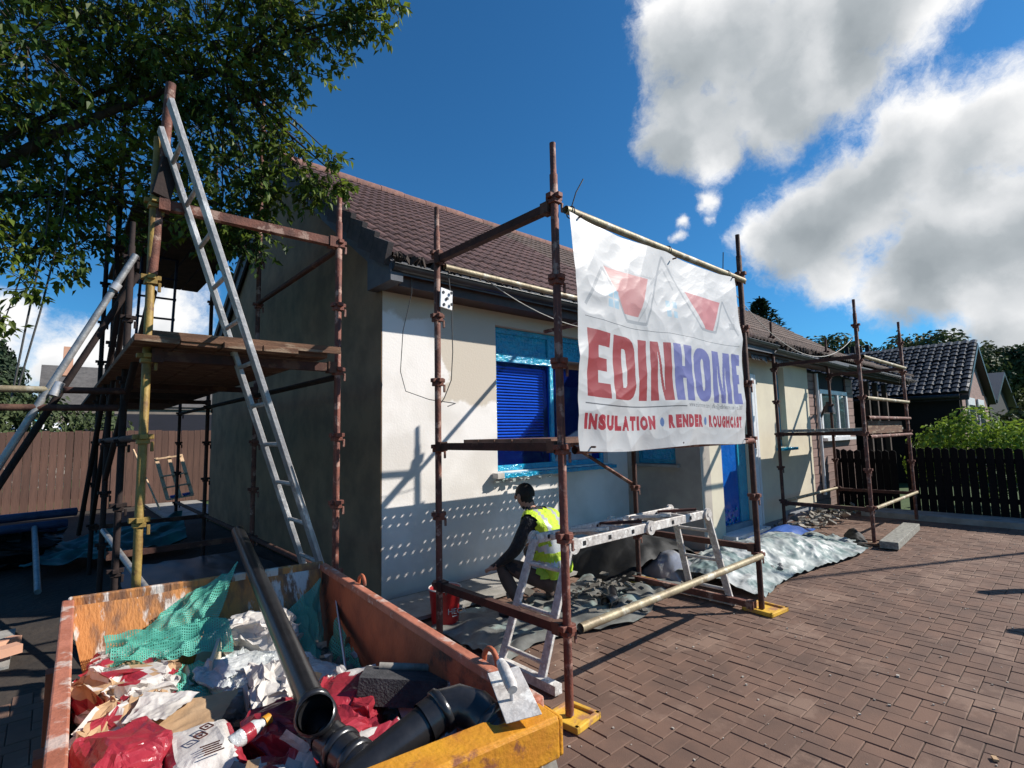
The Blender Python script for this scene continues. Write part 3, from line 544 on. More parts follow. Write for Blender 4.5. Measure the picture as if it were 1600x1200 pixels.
tube(sc1, (4.62, 3.3, 2.84), (4.62, 4.55, 2.84), rust, 'bracket_tube')
m = MB(); m.bar((4.62, 3.3, 1.43), (4.62, 4.2, 1.43), .04, .04); m.bar((4.62, 3.3, 1.0), (4.62, 4.15, 1.41), .03, .03); m.build('hop_up_bracket', rust, sc1)
HL = {}
def steel_board(root, x0, x1, ya, yb, z, holed=True):
    m = MB(); nu = int((x1-x0)/.0158); 
    nv = 13; rows = (4, 8)
    def hole(i, j): return holed and (j == rows[0] and i % 6 == 0) or (j == rows[1] and i % 6 == 3)
    m.grid(lambda u, v: (x0+(x1-x0)*u, ya+(yb-ya)*v, z), nu, nv, hole=hole, sm=False)
    m.b2((x0, ya, z-.04), (x1, ya+.003, z-.001)); m.b2((x0, yb-.003, z-.04), (x1, yb, z-.001)); m.b2((x0, ya, z-.04), (x0+.003, yb, z-.001)); m.b2((x1-.003, ya, z-.04), (x1, yb, z-.001))
    m.build('deck_board', steelboard, root)
for i_, ya in enumerate((3.895, 3.655, 3.415, 3.175, 2.935)): steel_board(sc1, 3.02, 5.75 if i_ < 3 else 4.9, ya, ya+.225, 1.512, i_ < 2)
m = MB(); m.b2((3.3, 2.12, 1.53), (4.55, 2.14, 1.73)); m.build('toe_board', boardm, sc1)

sc3 = thing('scaffold', (8.25, 2.1, 0), 'brown tube scaffold bay with a board deck beside the black picket gate', 'scaffold')
for x in (8.25, 10.69):
    standard(sc3, x, 2.1, .03, 3.32, rust, zo=-.01); standard(sc3, x, 3.22, .03, 3.2, darkrust, zo=-.01)
tube(sc3, (8.3, 2.06, .47), (10.66, 2.06, .47), brass, 'ledger'); tube(sc3, (8.3, 3.22, .47), (10.66, 3.22, .47), brass, 'ledger')
for z in (2.52, 1.95, 1.68, 1.42): tube(sc3, (8.3, 2.06, z), (10.66, 2.06, z), brass if z > 1.9 else rust, 'ledger')
for z in (2.52, 1.47, .45):
    beam(sc3, (8.25, 2.14, z), (8.25, 3.18, z), darkrust)
    beam(sc3, (10.69, 2.14, z), (10.69, 3.18, z), darkrust)
for k in range(4): m = MB(); m.b2((8.1, 2.2+k*.235, 1.5), (10.85, 2.42+k*.235, 1.54)); m.build('deck_board', slabm, sc3)
m = MB(); m.b2((8.5, 2.12, 1.46), (10.4, 2.14, 1.64)); m.build('toe_board', boardm, sc3)
baseplate(sc3, 8.25, 2.1, boardm, .3, .3)

sc2 = thing('scaffold', (1.6, 3.8, 0), 'two level scaffold along the shaded gable with board decks and rakers', 'scaffold')
L2y = 3.78
standard(sc2, 1.6, L2y, .03, 3.42, rust2, zo=.09, spig=True)
for y, t in ((5.95, 5.5), (8.2, 5.5), (10.3, 3.0)): standard(sc2, 1.62, y, 0, t, darkrust if y > 6 else rust, zo=.05)
standard(sc2, .42, 3.85, 0, 3.5, ochre, zo=.10)
for y, t in ((5.1, 3.35), (6.5, 4.9), (8.1, 4.9)): standard(sc2, .42, y, 0, t, shade_rust, zo=.08)
m = MB(); m.tube([(.425, 3.85, 2.6), (.48, 3.86, 3.9)], .03, 12); m.build('pole', rust, sc2)
for z, mt in ((3.05, rust), (2.08, darkrust)): beam(sc2, (.47, 3.82, z), (1.55, L2y, z), mt, w=.055, h=.06)
for y in (5.95, 8.1):
    for z in (2.08, .55): beam(sc2, (.45, y, z), (1.6, y, z), darkrust)
tube(sc2, (1.62, 3.85, 3.03), (1.62, 5.9, 3.03), darkrust, 'ledger'); tube(sc2, (.42, 3.9, 1.58), (.42, 8.1, 1.58), darkrust, 'ledger')
tube(sc2, (1.6, 3.8, .55), (1.62, 10.3, .55), darkrust, 'ledger'); tube(sc2, (1.62, 3.85, 2.02), (1.62, 10.3, 2.02), shade_rust, 'ledger')
k = 0; xs = [.33+i*.232 for i in range(5)]
for i, x in enumerate(xs):
    m = MB(); e = rnd.uniform(-.05, .05)
    m.b2((x, 3.66+e, 2.135), (x+.226, 7.4, 2.175)); bevel(m.build('deck_board', boardm, sc2), .003, 1)
    m = MB(); m.b2((x, 7.42+e, 2.13), (x+.226, 11.2, 2.17)); m.build('deck_board', darkboard, sc2)
for k in range(5): m = MB(); m.b2((.52+k*.235, 6.3, 3.98), (.745+k*.235, 9.6, 4.02)); m.build('deck_board', darkboard, sc2)
m = MB(); m.bar((.42, 3.66, 2.185), (1.56, 3.64, 2.19), .02, .05); m.build('toe_board', boardm, sc2)

m = MB(); m.box((.47, 3.8, 3.22), (.10, .04, .26), eul(0, .18, .2)); m.build('board_end', shade_rust, sc2)
# rakers and guard rails left
def rk(a, b, mt=shade_rust): tube(sc2, a, b, mt, 'raker')
rk((.44, 5.0, 3.05), (-.55, 5.0, .72), galv); rk((.48, 5.2, 2.95), (-.75, 5.2, 0.15)); rk((.44, 5.6, 3.2), (.30, 8.0, .5)); rk((.44, 3.9, 2.5), (.42, 6.5, 1.2)); rk((.42, 5.1, 2.9), (.42, 8.1, .6)); rk((.42, 6.4, .72), (.62, 4.4, .42), galv)
tube(sc2, (-1.3, 5.0, 1.93), (.05, 5.0, 1.945), brass, 'guard_rail'); tube(sc2, (.05, 5.0, 1.945), (.42, 5.0, 1.95), darkrust, 'guard_rail'); tube(sc2, (-1.3, 5.0, 1.80), (.38, 5.0, 1.82), darkrust, 'guard_rail')
for p, q in (((.335, 4.99, 2.79), (.31, 4.99, 2.74)), ((0.03, 5.0, 2.0), (0.0, 4.99, 1.9))):
    m = MB(); m.tube([p, q], .034, 12); m.build('clamp', alu, sc2)
m = MB(); m.bar((.2, 5.6, .02), (.45, 4.1, .06), .04, .03); m.build('sole_board', brass, sc2)
# access ladder (blue-black) on upper deck
def ladder(name, A, B, side, width, nr, rail, mat, label, cat, rung_r=.014, start=.15):
    A, B, side = V(A), V(B), V(side).normalized(); root = thing(name, A, label, cat); d = (B-A); dn = d.normalized()
    for s in (-.5, .5):
        m = MB(); p = A+side*width*s; m.bar(p, p+d, rail[0], rail[1], up=side); bevel(m.build('rail', mat, root), .004, 1)
    for k in range(nr):
        p = A+dn*(start+k*.27)
        if (p-A).length > d.length: break
        m = MB(); m.tube([p-side*width*.5, p+side*width*.5], rung_r, 8); q = p-side*(width*.5+rail[0]*.5+.001); m.tube([q+side*.004, q-side*.004], .02, 8); q = p+side*(width*.5+rail[0]*.5+.001); m.tube([q-side*.004, q+side*.004], .02, 8)
        m.build('rung', mat, root)
    return root
bluedark = M('dark_blue_steel', (.01, .02, .07), None, .5)
ladder('access_ladder', (.92, 8.0, 2.2), (.97, 8.0, 4.15), (1, 0, 0), .38, 8, (.03, .03), bluedark, 'dark blue access ladder between the two decks beyond the gable scaffold', 'ladder')
al = ladder('extension_ladder', (1.58, 3.60, .04), (.425, 3.60, 3.53), (0, 1, 0), .36, 14, (.030, .075), alud, 'long bare aluminium ladder leaning up into the tree from behind the skip', 'ladder', start=.75)
m = MB(); a = Vector((1.58, 3.40, .04)); d = Vector((-1.18, 0, 3.56)).normalized()
for s0, s1 in ((.72, .98), (1.06, 1.42)): m.bar(a+d*s0+Vector((.012, 0, 0)), a+d*s1+Vector((.012, 0, 0)), .003, .05, up=(0, 1, 0))
m.build('sticker', bagwhite, al)

# ================================================================== BANNER
UW, UH = 2.085, 1.405
NU, NV = 560, 380
inkR, inkB, inkG, inkL, inkGr = (.29, .034, .036), (.13, .13, .33), (.10, .10, .11), (.26, .44, .56), (.25, .26, .28)
base = np.empty((NV, NU, 3)); base[:] = (.51, .50, .50)
uu, vv = np.meshgrid((np.arange(NU)+.5)/NU, (np.arange(NV)+.5)/NV)
def poly(pts, col, a=1):
    ins = np.zeros((NV, NU), bool); n = len(pts)
    for i in range(n):
        x1, y1 = pts[i]; x2, y2 = pts[(i+1) % n]
        c = ((y1 > vv) != (y2 > vv)) & (uu < (x2-x1)*(vv-y1)/((y2-y1) or 1e-9)+x1); ins ^= c
    base[ins] = base[ins]*(1-a)+np.array(col)*a
def line(p, q, w, col, a=1):
    d = np.array([(q[0]-p[0])*UW, (q[1]-p[1])*UH]); L_ = np.hypot(*d); nx, ny = -d[1]/L_*w/2/UW, d[0]/L_*w/2/UH
    poly([(p[0]+nx, p[1]+ny), (q[0]+nx, q[1]+ny), (q[0]-nx, q[1]-ny), (p[0]-nx, p[1]-ny)], col, a)
def text(s, u0, u1, v0, v1, col, bold=.03, a=1):
    c = bpy.data.curves.new('t', 'FONT'); c.body = s; c.offset = bold; c.size = 1; c.resolution_u = 4; o = bpy.data.objects.new('t', c); COL.objects.link(o)
    dg = bpy.context.evaluated_depsgraph_get(); me = bpy.data.meshes.new_from_object(o.evaluated_get(dg)); 
    P_ = np.array([v.co[:2] for v in me.vertices]); me.calc_loop_triangles(); T_ = [t.vertices[:] for t in me.loop_triangles]
    bpy.data.objects.remove(o); bpy.data.meshes.remove(me); bpy.data.curves.remove(c)
    mn, mxx = P_.min(0), P_.max(0); P_ = (P_-mn)/(mxx-mn); P_[:, 0] = u0+P_[:, 0]*(u1-u0); P_[:, 1] = v1-P_[:, 1]*(v1-v0)
    ins = np.zeros((NV, NU), bool)
    for t in T_:
        p = P_[list(t)]; a0, b0 = p.min(0), p.max(0); i0, i1 = max(0, int(a0[0]*NU)-1), min(NU, int(b0[0]*NU)+2); j0, j1 = max(0, int(a0[1]*NV)-1), min(NV, int(b0[1]*NV)+2)
        if i1 <= i0 or j1 <= j0: continue
        U, W_ = uu[j0:j1, i0:i1], vv[j0:j1, i0:i1]
        e = [(p[(k+1) % 3][0]-p[k][0])*(W_-p[k][1])-(p[(k+1) % 3][1]-p[k][1])*(U-p[k][0]) for k in range(3)]
        ins[j0:j1, i0:i1] |= ((e[0] >= 0) & (e[1] >= 0) & (e[2] >= 0)) | ((e[0] <= 0) & (e[1] <= 0) & (e[2] <= 0))
    base[ins] = base[ins]*(1-a)+np.array(col)*a
# logo houses: grey gable outlines, red roof panels, blue windows
def gab(pts, a=.75, w=.022):
    for p, q in zip(pts, pts[1:]): line(p, q, w, inkGr, a)
gab([(.035, .385), (.125, .19), (.235, .405), (.345, .405), (.475, .035), (.68, .37), (.79, .372), (.87, .175), (.965, .37)])
gab([(.30, .40), (.385, .24), (.42, .3)], .4, .012); gab([(.385, .2), (.475, .1), (.53, .2)], .5, .02)
poly([(.135, .18), (.372, .175), (.30, .375), (.222, .377)], (.48, .11, .10), .75); poly([(.60, .185), (.848, .185), (.768, .365), (.71, .365)], (.48, .08, .09), .8)
line((.135, .178), (.40, .168), .012, inkGr, .5)
for (x, y) in ((.135, .285), (.165, .285), (.135, .33), (.165, .33), (.475, .265), (.512, .265), (.475, .315), (.512, .315), (.905, .30), (.925, .30)): poly([(x, y), (x+.024, y), (x+.024, y+.036), (x, y+.036)], inkL if x < .8 else inkGr, .75)
line((.03, .436), (.965, .436), .006, inkG); line((.03, .80), (.54, .80), .006, inkG)
# heavy condensed letters, drawn letter by letter
LW = [('E', .040, .142), ('D', .160, .275), ('I', .293, .340), ('N', .360, .476), ('H', .490, .592), ('O', .606, .718), ('M', .734, .868), ('E', .884, .966)]
def glyph(ch, u0, u1, v0, v1, col):
    w, h = u1-u0, v1-v0; s = .050 if w > .06 else .047; th = .062
    R = lambda a, b, c, d: poly([(a, b), (c, b), (c, d), (a, d)], col)
    if ch == 'E': R(u0, v0, u0+s, v1); R(u0+s, v0, u1, v0+th); R(u0+s, v1-th, u1, v1); R(u0+s, (v0+v1)/2-th*.45, u1-.012, (v0+v1)/2+th*.45)
    elif ch == 'I': R(u0, v0, u1, v1)
    elif ch == 'H': R(u0, v0, u0+s*.86, v1); R(u1-s*.86, v0, u1, v1); R(u0+s*.86, (v0+v1)/2-.03, u1-s*.86, (v0+v1)/2+.03)
    elif ch == 'N': R(u0, v0, u0+s*.8, v1); R(u1-s*.8, v0, u1, v1); poly([(u0+s*.7, v0), (u0+s*.95, v0), (u1-s*.7, v1), (u1-s*.95, v1)], col)
    elif ch == 'M':
        R(u0, v0, u0+s*.72, v1); R(u1-s*.72, v0, u1, v1); m_ = (u0+u1)/2
        poly([(u0+s*.6, v0), (u0+s*.95, v0), (m_+.006, v1), (m_-.014, v1)], col); poly([(u1-s*.95, v0), (u1-s*.6, v0), (m_+.014, v1), (m_-.006, v1)], col)
    elif ch in 'OD':
        def ring(a, b, c, d, ru, rv_):
            pts = []
            for cu, cv, a0 in ((c-ru, b+rv_, -90), (c-ru, d-rv_, 0), (a+ru, d-rv_, 90), (a+ru, b+rv_, 180)):
                if ch == 'D' and a0 in (90, 180): pts += [(a, d)] if a0 == 90 else [(a, b)]; continue
                for k in range(9): t = math.radians(a0+k*11.25); pts.append((cu+ru*math.cos(t), cv+rv_*math.sin(t)))
            return pts
        o = ring(u0, v0, u1, v1, .045, .07); i = ring(u0+s*.92, v0+.055, u1-s*.92, v1-.055, .012, .03)
        poly(o + [o[0]] + [i[0]] + i[::-1], col)
for ch, a, b in LW[:4]: glyph(ch, a, b, .485, .770, inkR)
for ch, a, b in LW[4:]: glyph(ch, a, b, .485, .770, inkB)
text('www.edinhome.com | office@edinhome.com | est. 2007', .552, .958, .776, .812, (.14, .14, .15), .012, .9)
for w_, a_, b_ in (('INSULATION', .022, .375), ('RENDER', .437, .648), ('ROUGHCAST', .689, .948)):
    n_ = len(w_); tot = sum(.45 if q == 'I' else 1 for q in w_); cw = (b_-a_)/tot; x_ = a_
    for q in w_:
        k_ = .45 if q == 'I' else 1; text(q, x_+cw*.06, x_+cw*k_-cw*.06, .842, .908, (.34, .03, .045), .085 if q != 'I' else .02); x_ += cw*k_
for cu in (.408, .664): poly([(cu+.010*math.cos(t*.5), .875+.022*math.sin(t*.5)) for t in range(13)], (.10, .16, .34))
# scuffs
for k in range(10): 
    x, y = rnd.random(), rnd.random()*.45; line((x, y), (x+rnd.uniform(-.05, .05), y+rnd.uniform(.02, .1)), .002, (.3, .3, .3), .35)
for x in [.2+.02*k for k in range(12)]: poly([(x, .158), (x+.012, .158), (x+.012, .172), (x, .172)], (.35, .35, .36), .35)
def crease(x, y):
    a = 0
    a += .030*math.sin(x*7+1.2+y*2)*(.4+.6*y) + .016*math.sin(x*17+y*4+2)*(.2+y*.8)
    a += .030*(1-abs(nz(x*2.6+y*1.6, y*1.8, 4))*2.4) + .011*(1-abs(nz(x*6+y*3, y*5-x*2, 9))*2.2)*(.5+nz(x*2, y*2, 3)+.3) + .0035*(1-abs(nz(x*15+y*4, y*12, 2))*2)
    # sag folds fanning from the ties along the top edge
    for tx in (.01, .52, .97):
        dx = x-tx; a += .020*math.exp(-y*5)*math.cos(dx*34)*math.exp(-abs(dx)*5)
    return a
XL, ZT_ = 2.222, 2.845
vs = []; 
for j in range(NV+1):
    for i in range(NU+1):
        x, y = i/NU, j/NV
        edge = .035*math.sin(y*PI*1.15+.3)-.030*y   # wavy hems
        X = XL+x*UW + (1-x)*(-.012+.03*y+.025*math.sin(y*6.2)*y) + x*(.015*y-.055*math.sin(min(1, y*1.25)*PI)*0.7*(1 if y < .8 else .6)+.05*max(0, y-.75)*4*.5)
        sag = .026*(abs(math.sin(x*PI*2.0))**1.3)*(1-y)
        Z = ZT_-sag - y*(UH-.01+.012*math.sin(x*8)) - .012*math.sin(x*PI)*y
        Y = 1.955 - .012 - crease(x, y)*.72*(.35+.65*min(1, y*3))+.02 + (-.05*math.sin(y*PI))*.5
        vs.append((X, Y, Z))
ban = MB(); ban.add(vs, [(j*(NU+1)+i, (j+1)*(NU+1)+i, (j+1)*(NU+1)+i+1, j*(NU+1)+i+1) for j in range(NV) for i in range(NU)], 0, True)
bm_ = bpy.data.materials.new('printed_vinyl_banner'); bm_.use_nodes = True; t = bm_.node_tree; b = t.nodes['Principled BSDF']; at_ = t.nodes.new('ShaderNodeAttribute'); at_.attribute_name = 'ink'
b.inputs['Roughness'].default_value = .45; tl = t.nodes.new('ShaderNodeBsdfTranslucent'); t.links.new(at_.outputs['Color'], tl.inputs[0]); t.links.new(at_.outputs['Color'], b.inputs['Base Color'])
ms = t.nodes.new('ShaderNodeMixShader'); ms.inputs[0].default_value = .12; t.links.new(b.outputs[0], ms.inputs[1]); t.links.new(tl.outputs[0], ms.inputs[2]); t.links.new(ms.outputs[0], t.nodes['Material Output'].inputs[0])
no = t.nodes.new('ShaderNodeTexNoise'); no.inputs['Scale'].default_value = 5; no.inputs['Detail'].default_value = 5; bp = t.nodes.new('ShaderNodeBump'); bp.inputs['Strength'].default_value = .25; bp.inputs['Distance'].default_value = .02; t.links.new(no.outputs['Fac'], bp.inputs['Height']); t.links.new(bp.outputs[0], b.inputs['Normal'])
broot = thing('advertising_banner', (2.3, 1.98, 2.84), 'large white banner lettered EDINHOME hanging from the scaffold tubes', 'banner')
bo = ban.build('sheet', bm_, broot)
ca = bo.data.color_attributes.new('ink', 'FLOAT_COLOR', 'CORNER'); cols = np.ones((NV*NU, 4, 4), np.float32); cols[:, :, :3] = base.reshape(-1, 1, 3); ca.data.foreach_set('color', cols.ravel())
for (x, z, up) in ((2.285, 2.86, 1), (3.35, 2.86, 0), (4.27, 2.86, 0), (2.33, 1.45, 0), (4.3, 1.45, 0)):
    m = MB(); m.tube([(x, 2.0+.033*math.cos(a), z+.02+.036*math.sin(a)) for a in [k*PI/6 for k in range(13)]], .004, 6, cap=False)
    if up: m.tube([(x-.01, 1.98, 2.91), (x+.02, 1.97, 3.0), (x+.08, 1.96, 3.1)], .004, 6)
    m.build('cable_tie', blackm, broot)
for i, (x, z) in enumerate(((2.30, 2.835), (3.33, 2.80), (4.26, 2.835), (2.34, 1.47), (3.3, 1.47), (4.3, 1.47), (2.29, 2.4), (4.2, 2.4))):
    m = MB(); m.tube([(x, 1.95, z), (x, 1.92, z)], .006, 8); m.build('eyelet', darkrust, broot)
m = MB(); m.tube([(4.21, 2.0, 2.9), (4.215, 1.99, 3.06)], .004, 6); m.build('cable_tie', blackm, broot)

# cables, junction box
def wire(name, pts, mat, label, r=.004, cat='cable'): m = MB(); m.tube(pts, r, 6); return tag(m.build(name, mat), label, cat)
def sag(a, b, s, n=14): a, b = V(a), V(b); return [a.lerp(b, k/n)-Vector((0, 0, s*4*(k/n)*(1-k/n))) for k in range(n+1)]
wire('hanging_cable', [(2.56, 4.32, 3.2), (2.57, 4.33, 2.95), (2.57, 4.5, 2.6), (2.57, 4.55, 2.2), (2.6, 4.5, 2.0), (2.68, 4.2, 1.9), (2.7, 3.8, 1.84), (2.3, 3.34, 1.78)], cable, 'thin dark cable looping down the white wall from the gutter end')
wire('hanging_cable', [(2.28, 3.3, 2.9), (2.3, 3.28, 2.6), (2.31, 3.28, 2.2), (2.30, 3.29, 1.98), (2.24, 3.3, 1.84), (2.2, 3.3, 1.79)], cable, 'short dark cable hanging from the white bracket on the scaffold pole')
wire('hanging_cable', sag((2.6, 3.3, 2.88), (4.58, 3.3, 2.66), .16), cablew, 'pale rope sagging under the gutter behind the banner')
wire('hanging_cable', sag((4.66, 2.1, 2.78), (8.3, 2.14, 2.82), .42, 20), cablew, 'pale cable sagging between the banner scaffold and the far scaffold')
wire('hanging_cable', [(-.1, 6, 4.2), (-.12, 6, 3.4), (-.2, 6, 2.6), (-.26, 6, 1.95)], cable, 'left one of two dark ropes hanging down beside the raking tubes', .008)
wire('hanging_cable', [(.0, 6, 4.2), (-.03, 6, 3.4), (-.12, 6, 2.7), (-.23, 6, 2.0)], cable, 'right one of two dark ropes hanging down beside the raking tubes', .008)
jb = MB(); jb.box((2.225, 3.24, 2.60), (.125, .012, .15), eul(0, .05, .2)); jo = jb.build('bracket_plate', whitep); tag(jo, 'white plastic plate with round holes hung on the scaffold pole by the wall', 'plate')
for dx, dz in ((-.035, .045), (.04, .05), (.04, -.04), (0, 0), (-.03, -.05)):
    m = MB(); m.tube([(2.225+dx, 3.23, 2.6+dz), (2.227+dx, 3.222, 2.6+dz)], .012, 10); m.build('hole', blackm, jo)

# ================================================================== SKIP
skp = thing('skip', (.6, 2.1, 0), 'orange waste skip with a yellow front flange heaped with building waste', 'skip')
A, B_, C_, D_ = (.10, 3.29), (1.24, 3.11), (1.055, 1.10), (.03, 1.22)   # rim corners BL BR FR FL
ZR = .80
def lerp2(p, c, k): return (p[0]+(c[0]-p[0])*k, p[1]+(c[1]-p[1])*k)
cen = (.6, 2.13)
def skwall(p, q, mat_in, name, slope, t=.012):
    """panel from rim p-q down to floor, leaning in by slope"""
    pb = lerp2(p, cen, slope[0]); qb = lerp2(q, cen, slope[1]); m = MB(); d = Vector((q[0]-p[0], q[1]-p[1], 0)).normalized(); n_ = Vector((-d.y, d.x, 0))
    if n_.dot(Vector((cen[0]-p[0], cen[1]-p[1], 0))) < 0: n_ = -n_
    def g_(u, v, off): 
        a = Vector((p[0]+(q[0]-p[0])*u, p[1]+(q[1]-p[1])*u, ZR)); c = Vector((pb[0]+(qb[0]-pb[0])*u, pb[1]+(qb[1]-pb[1])*u, .12)); r = a.lerp(c, v)
        return r + n_*(off + .006*nz(u*5, v*4, p[0]*7))
    m.grid(lambda u, v: g_(u, v, t), 20, 10, 0); m.grid(lambda u, v: g_(u, v, 0), 20, 10, 1)
    return m.build(name, [mat_in, orange], skp)
skwall(A, B_, skipback, 'back_panel', (.3, .3)); skwall(B_, C_, orange, 'side_panel', (.05, .05)); skwall(A, D_, oranger, 'side_panel', (.05, .05)); skwall(D_, C_, orange, 'front_panel', (.3, .3))
def rim(p, q, w, h, mat, name='rim', z=ZR): m = MB(); m.bar((*p, z), (*q, z), w, h, up=(0, 0, 1)); return bevel(m.build(name, mat, skp), .006, 2)
rim(A, B_, .03, .06, skipback); rim(B_, C_, .04, .035, oranger); rim(A, D_, .045, .04, oranger)
m = MB(); 
fd = Vector((D_[0]-C_[0], D_[1]-C_[1], 0)).normalized(); fn = Vector((fd.y, -fd.x, 0)); 
if fn.y > 0: fn = -fn
P0 = Vector((*C_, ZR)); P1 = Vector((*D_, ZR))
m.bar(P0+fn*.035+Vector((0, 0, -.005)), P1+fn*.035+Vector((0, 0, -.005)), .10, .02, up=(0, 0, 1)); m.bar(P0+fn*.08+Vector((0, 0, -.05)), P1+fn*.08+Vector((0, 0, -.05)), .016, .10, up=(0, 0, 1))
m.bar(P0+fn*.07-fd*.02+Vector((0, 0, -.06)), P0-fn*.02-fd*.02+Vector((0, 0, -.06)), .016, .10)
bevel(m.build('front_flange', yellowp, skp), .006, 2)
m = MB(); cfl = [lerp2(p, cen, k) for p, k in ((A, .3), (B_, .3), (C_, .3), (D_, .3))]; m.add([(*p, .12) for p in cfl]+[(*p, .02) for p in cfl], [(0, 1, 2, 3), (7, 6, 5, 4)]+[(i, (i+1) % 4, (i+1) % 4+4, i+4) for i in range(4)]); m.build('floor_panel', orange, skp)
for t_ in (.28, .86):
    p = Vector((*B_, ZR)).lerp(Vector((*C_, ZR)), t_)+Vector((.03, 0, 0)); m = MB(); m.tube([p+Vector((0, .035*math.cos(a), .01+.045*math.sin(a))) for a in [k*PI/8 for k in range(9)]], .009, 8); m.build('lifting_lug', orange, skp)
for t_ in (.4, .7): p = Vector((*A, ZR)).lerp(Vector((*D_, ZR)), t_); m = MB(); m.box(p+Vector((-.03, 0, -.2)), (.03, .06, .35)); m.build('rib', orange, skp)

# --- waste in the skip
def heap(u, v): x = .11+u*1.08; y = 1.12+v*2.08; return (x, y, .34+.20*(1-v)+.10*fbm((x, y, 3), 3)+.05*fbm((x, y, 8), 9))
m = MB(); m.grid(heap, 70, 110); tag(m.build('rubble_fill', rubblem), 'grey heap of dust and small waste filling the bottom of the skip', 'rubble', kind='stuff')
m = MB()
for k in range(500):
    x, y, z = heap(rnd.random(), rnd.random()); s = rnd.uniform(.006, .022); m.box((x, y, z+s*.3), (s*1.6, s, s*.7), eul(rnd.random()*3, rnd.random()*3, rnd.random()*3))
tag(m.build('rubble_lumps', rubblem), 'small lumps of broken render lying over the waste in the skip', 'rubble', kind='stuff')
def crumple(name, c, d, R, mats, seed, label, cat, amp=.25, fr=2.2, fold=1, split=None, n=64, flat=.5, group=None):
    """crumpled bag/sheet body: squashed ellipsoid with ridged folds"""
    m = MB(); c = V(c); R = R or Matrix.Identity(3)
    jr = random.Random(int(seed*7)+1)
    def fn(u, v):
        th, ph = 2*PI*(u % 1.0), PI*v; p = Vector((math.sin(ph)*math.cos(th), math.sin(ph)*math.sin(th), math.cos(ph)))
        q = Vector((math.copysign(abs(p.x)**flat, p.x), math.copysign(abs(p.y)**flat, p.y), p.z))
        o = Vector((seed*3.1, seed*1.7, seed)); s = p*fr+o
        w = noise.noise_vector(s)*.34+noise.noise_vector(s*2.6)*.15+noise.noise_vector(s*6.5)*.055
        rg = 1-2*abs(noise.noise(s*.8)); r2 = 1-2*abs(noise.noise(s*1.9))
        q = q*(1+amp*.35*(rg-.4)) + w*(amp*2.2) + Vector((0, 0, amp*.7*(rg-.5)+amp*.35*(r2-.5)))*math.sin(ph)
        return c + R @ Vector((q.x*d[0]/2, q.y*d[1]/2, q.z*d[2]/2))
    mi = 0
    if split:
        Ri = R.inverted()
        def mi(x, y, z): l = Ri @ (Vector((x, y, z))-c); return split(l.x/d[0]*2, l.y/d[1]*2, l.z/d[2]*2)
    m.grid(fn, n, n//2, mi, sm=(n < 20)); o = m.build(name, mats)
    return tag(o, label, cat, group)
def sheet(name, corners, mat, seed, label, cat, amp=.04, fr=3, nu=40, nv=40, curl=0, group=None, edge=.02):
    a, b, c, d = [V(p) for p in corners]; n_ = (b-a).cross(d-a).normalized(); m = MB()
    def fn(u, v):
        e = 1+0; uu_ = u+edge*nz(v*6, seed)*1; vv_ = v+edge*nz(u*6, seed+9)
        p = a.lerp(b, uu_).lerp(d.lerp(c, uu_), vv_); s = Vector((u*fr+seed, v*fr, seed*2)); h = (1-2*abs(noise.noise(s)))+.5*(1-2*abs(noise.noise(s*2.4)))+.2*noise.noise(s*6)
        return p+n_*(amp*h+curl*((2*u-1)**2+(2*v-1)**2)*.5)
    m.grid(fn, nu, nv); return tag(m.build(name, mat), label, cat, group)
def netting(name, corners, seed, label, amp=.05, fr=2.5, n=(80, 80), cells=2, w=.35):
    """woven mesh: open grid of strands, real holes"""
    a, b, c, d = [V(p) for p in corners]; n_ = (b-a).cross(d-a).normalized(); m = MB()
    def fn(u, v):
        p = a.lerp(b, u).lerp(d.lerp(c, u), v); s = Vector((u*fr+seed, v*fr, seed*2)); h = (1-2*abs(noise.noise(s)))+.4*(1-2*abs(noise.noise(s*2.2)))
        return p+n_*(amp*h)
    m.grid(fn, n[0], n[1], hole=lambda i, j: i % cells == 1 and j % cells == 1); return tag(m.build(name, meshg), label, 'mesh')
netting('insulation_mesh', [(.20, 3.05, .52), (.62, 2.95, .56), (.80, 3.16, .86), (.52, 3.2, .70)], 2, 'green plastic mesh scrap standing against the back of the skip', .045, n=(90, 70))
netting('insulation_mesh', [(.24, 2.78, .60), (.66, 2.66, .56), (.70, 2.98, .66), (.22, 3.08, .62)], 5, 'green plastic mesh scrap folded over the crumpled bags in the skip', .05, n=(100, 80))
netting('insulation_mesh', [(.97, 2.55, .42), (1.12, 2.8, .46), (1.19, 3.04, .74), (.98, 3.0, .60)], 8, 'green plastic mesh scrap in the back right corner of the skip', .02, n=(60, 90))
netting('insulation_mesh', [(.40, 2.42, .52), (.66, 2.36, .48), (.70, 2.66, .50), (.42, 2.72, .58)], 11, 'green plastic mesh scrap lying low in the middle of the skip', .04, n=(70, 70))
netting('insulation_mesh', [(1.10, 2.30, .42), (1.10, 2.72, .44), (1.19, 2.80, .66), (1.17, 2.52, .56)], 14, 'dark green mesh strip hanging on the right inside wall of the skip', .02, n=(50, 40))
def rsplit(a): return lambda x, y, z: 1 if (x*a[0]+y*a[1]+z*a[2]+.35*nz(x*3, y*3, z*3)) > a[3] else 0
crumple('cement_bag', (.29, 2.70, .53), (.30, .42, .20), rotz(.3), [cardm, redbag, bagwhite], 3, 'crumpled brown paper sack with red print at the left of the skip', 'bag', .42, 2.6, split=lambda x, y, z: (1 if nz(x*1.6, y*1.6, z*2) > .26 else (2 if nz(x*1.7+9, y*1.7, z) > -.12 else 0)), n=80)
